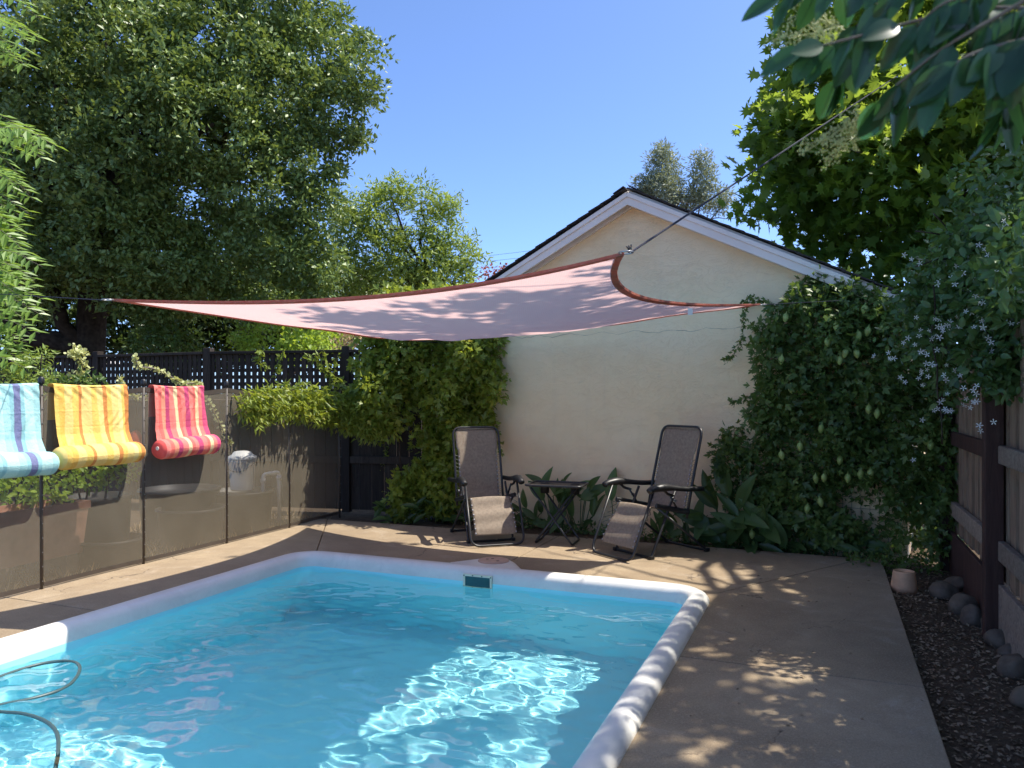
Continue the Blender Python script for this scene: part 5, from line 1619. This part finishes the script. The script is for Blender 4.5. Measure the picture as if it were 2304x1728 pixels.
border(1190, .12, rnd_leaves(9, .16, 1, .2, (.14, .24)) + [(-.02, .22, .22, -.15, 1), (.10, .12, .20, .1, 1)], 'low broad leaved clump right of the left recliner', 1)
border(1250, .20, rnd_leaves(11, .2, 2, .42) + [(-.10, .50, .26, -.9, .5), (.10, .48, .24, .5, .9), (.02, .3, .3, .2, 1)], 'tall leafy clump behind the side table, left half', 2)
border(1300, .16, rnd_leaves(12, .2, 3, .40) + [(.12, .46, .26, .6, .7)], 'tall leafy clump behind the side table, right half', 3)
border(1385, .22, [(-.05, .38, .34, -.12, 1.0), (.08, .22, .24, .5, .4)] + rnd_leaves(4, .12, 4, .2, (.14, .22)), 'single upright leaf clump between table and right recliner', 4)
border(1470, .10, rnd_leaves(8, .22, 5, .3, (.16, .26)), 'leafy clump behind the right recliner legs', 5)
border(1560, .16, rnd_leaves(12, .25, 6, .35, (.2, .34)), 'broad leaves under the right recliner seat', 6)
border(1640, .24, rnd_leaves(13, .22, 7, .55, (.26, .42)) + [(0, .5, .45, -.3, 1), (.1, .4, .4, .4, 1)], 'tallest broad leaved clump right of the right recliner', 7)
border(1720, .26, rnd_leaves(13, .26, 8, .35, (.24, .38)), 'broad leaved clump at the foot of the passion vine, left', 8)
border(1810, .24, rnd_leaves(12, .26, 9, .30, (.2, .34)), 'broad leaved clump at the foot of the passion vine, middle', 9)
border(1895, .18, rnd_leaves(10, .22, 10, .25, (.16, .28)), 'broad leaved clump at the foot of the passion vine, right', 10)
for i, px in enumerate((860, 930, 1000)):
    t = thing('border_plant', at(px, 1165, 8.75), 'small leafy ground plant under the left vine, ' + ['left', 'middle', 'right'][i], 'plant', 'broad leaved plants along the wall foot'); t.location.z = GZ; t['_loc'][2] = GZ
    bb = Vector(t.location)
    for k in range(12):
        d = Vector((rl.uniform(-1, 1), rl.uniform(-1, .3), rl.uniform(.1, 1)))
        place_leaf(rl.choice(canna), bb + Vector((rl.uniform(-.12, .12), rl.uniform(-.1, .1), rl.uniform(.0, .2))), d, Vector((0, -.6, .8)), rl.uniform(.12, .22), t)
# ground cover weeds along the deck's far edge and in the soil
P = []
for k in range(1500):
    s_ = rl.uniform(-2.4, 2.5); P.append(tuple(wl(s_, rl.uniform(.02, .32), GZ + rl.uniform(.0, .10))))
for k in range(500):
    P.append(tuple(pl(rl.uniform(.9, 1.6), rl.uniform(1.3, 1.9), GZ + rl.uniform(0, .12))))
P = np.array(P); n = len(P)
o = bpy.data.objects.new('ground_cover', leaves_mesh('ground_cover', P, unit(rand_dirs(n) + np.array([0, -.2, .6])), unit(rand_dirs(n) + np.array([0, -.3, .8])), .05 * RNG.uniform(.5, 1.3, n), KITE, L_VINE)); link(o)
tag(o, 'low weeds and leaves along the foot of the wall', 'ground cover', kind='stuff')
# dry leaf litter
P = []; 
for k in range(5200):
    u, v = rl.uniform(1.19, 1.66), rl.uniform(-4.5, 1.9); P.append(tuple(pl(u, v, GZ + rl.uniform(.002, .018))))
for k in range(90):
    u, v = rl.uniform(.1, 1.18), rl.uniform(-3.5, 1.65); P.append(tuple(pl(u, v, .004)))
for k in range(260):
    u = rl.uniform(-4.4, 1.15); P.append(tuple(pl(u, 1.68 - abs(rl.gauss(0, .05)), .005)))
for k in range(900):
    u, v = rl.uniform(-6.6, -4.62), rl.uniform(-3.5, 2.0); P.append(tuple(pl(u, v, GZ + .008)))
P = np.array(P); n = len(P)
o = bpy.data.objects.new('leaf_litter', leaves_mesh('leaf_litter', P, unit(rand_dirs(n) * np.array([1, 1, .25])), unit(rand_dirs(n) * .5 + np.array([0, 0, 1])), .024 * RNG.uniform(.3, 1.5, n), KITE, LITTER)); link(o)
tag(o, 'dry leaf litter scattered on soil and deck', 'leaf litter', kind='stuff')
# grass behind the mesh fence
P = np.array([tuple(pl(rl.uniform(-6.2, -4.64), rl.uniform(-3.5, 1.9), GZ)) for _ in range(2200)]); n = len(P)
o = bpy.data.objects.new('dry_grass', leaves_mesh('dry_grass', P, unit(rand_dirs(n) * .6 + np.array([0, 0, 1])), rand_dirs(n), .10 * RNG.uniform(.4, 1.4, n), (NARROW[0] * np.array([1, .35, 1]), NARROW[1]), L_TAN)); link(o)
tag(o, 'dry grass and weeds behind the mesh fence', 'grass', kind='stuff')
for o in ROOTS:
    if '_loc' in o: del o['_loc']
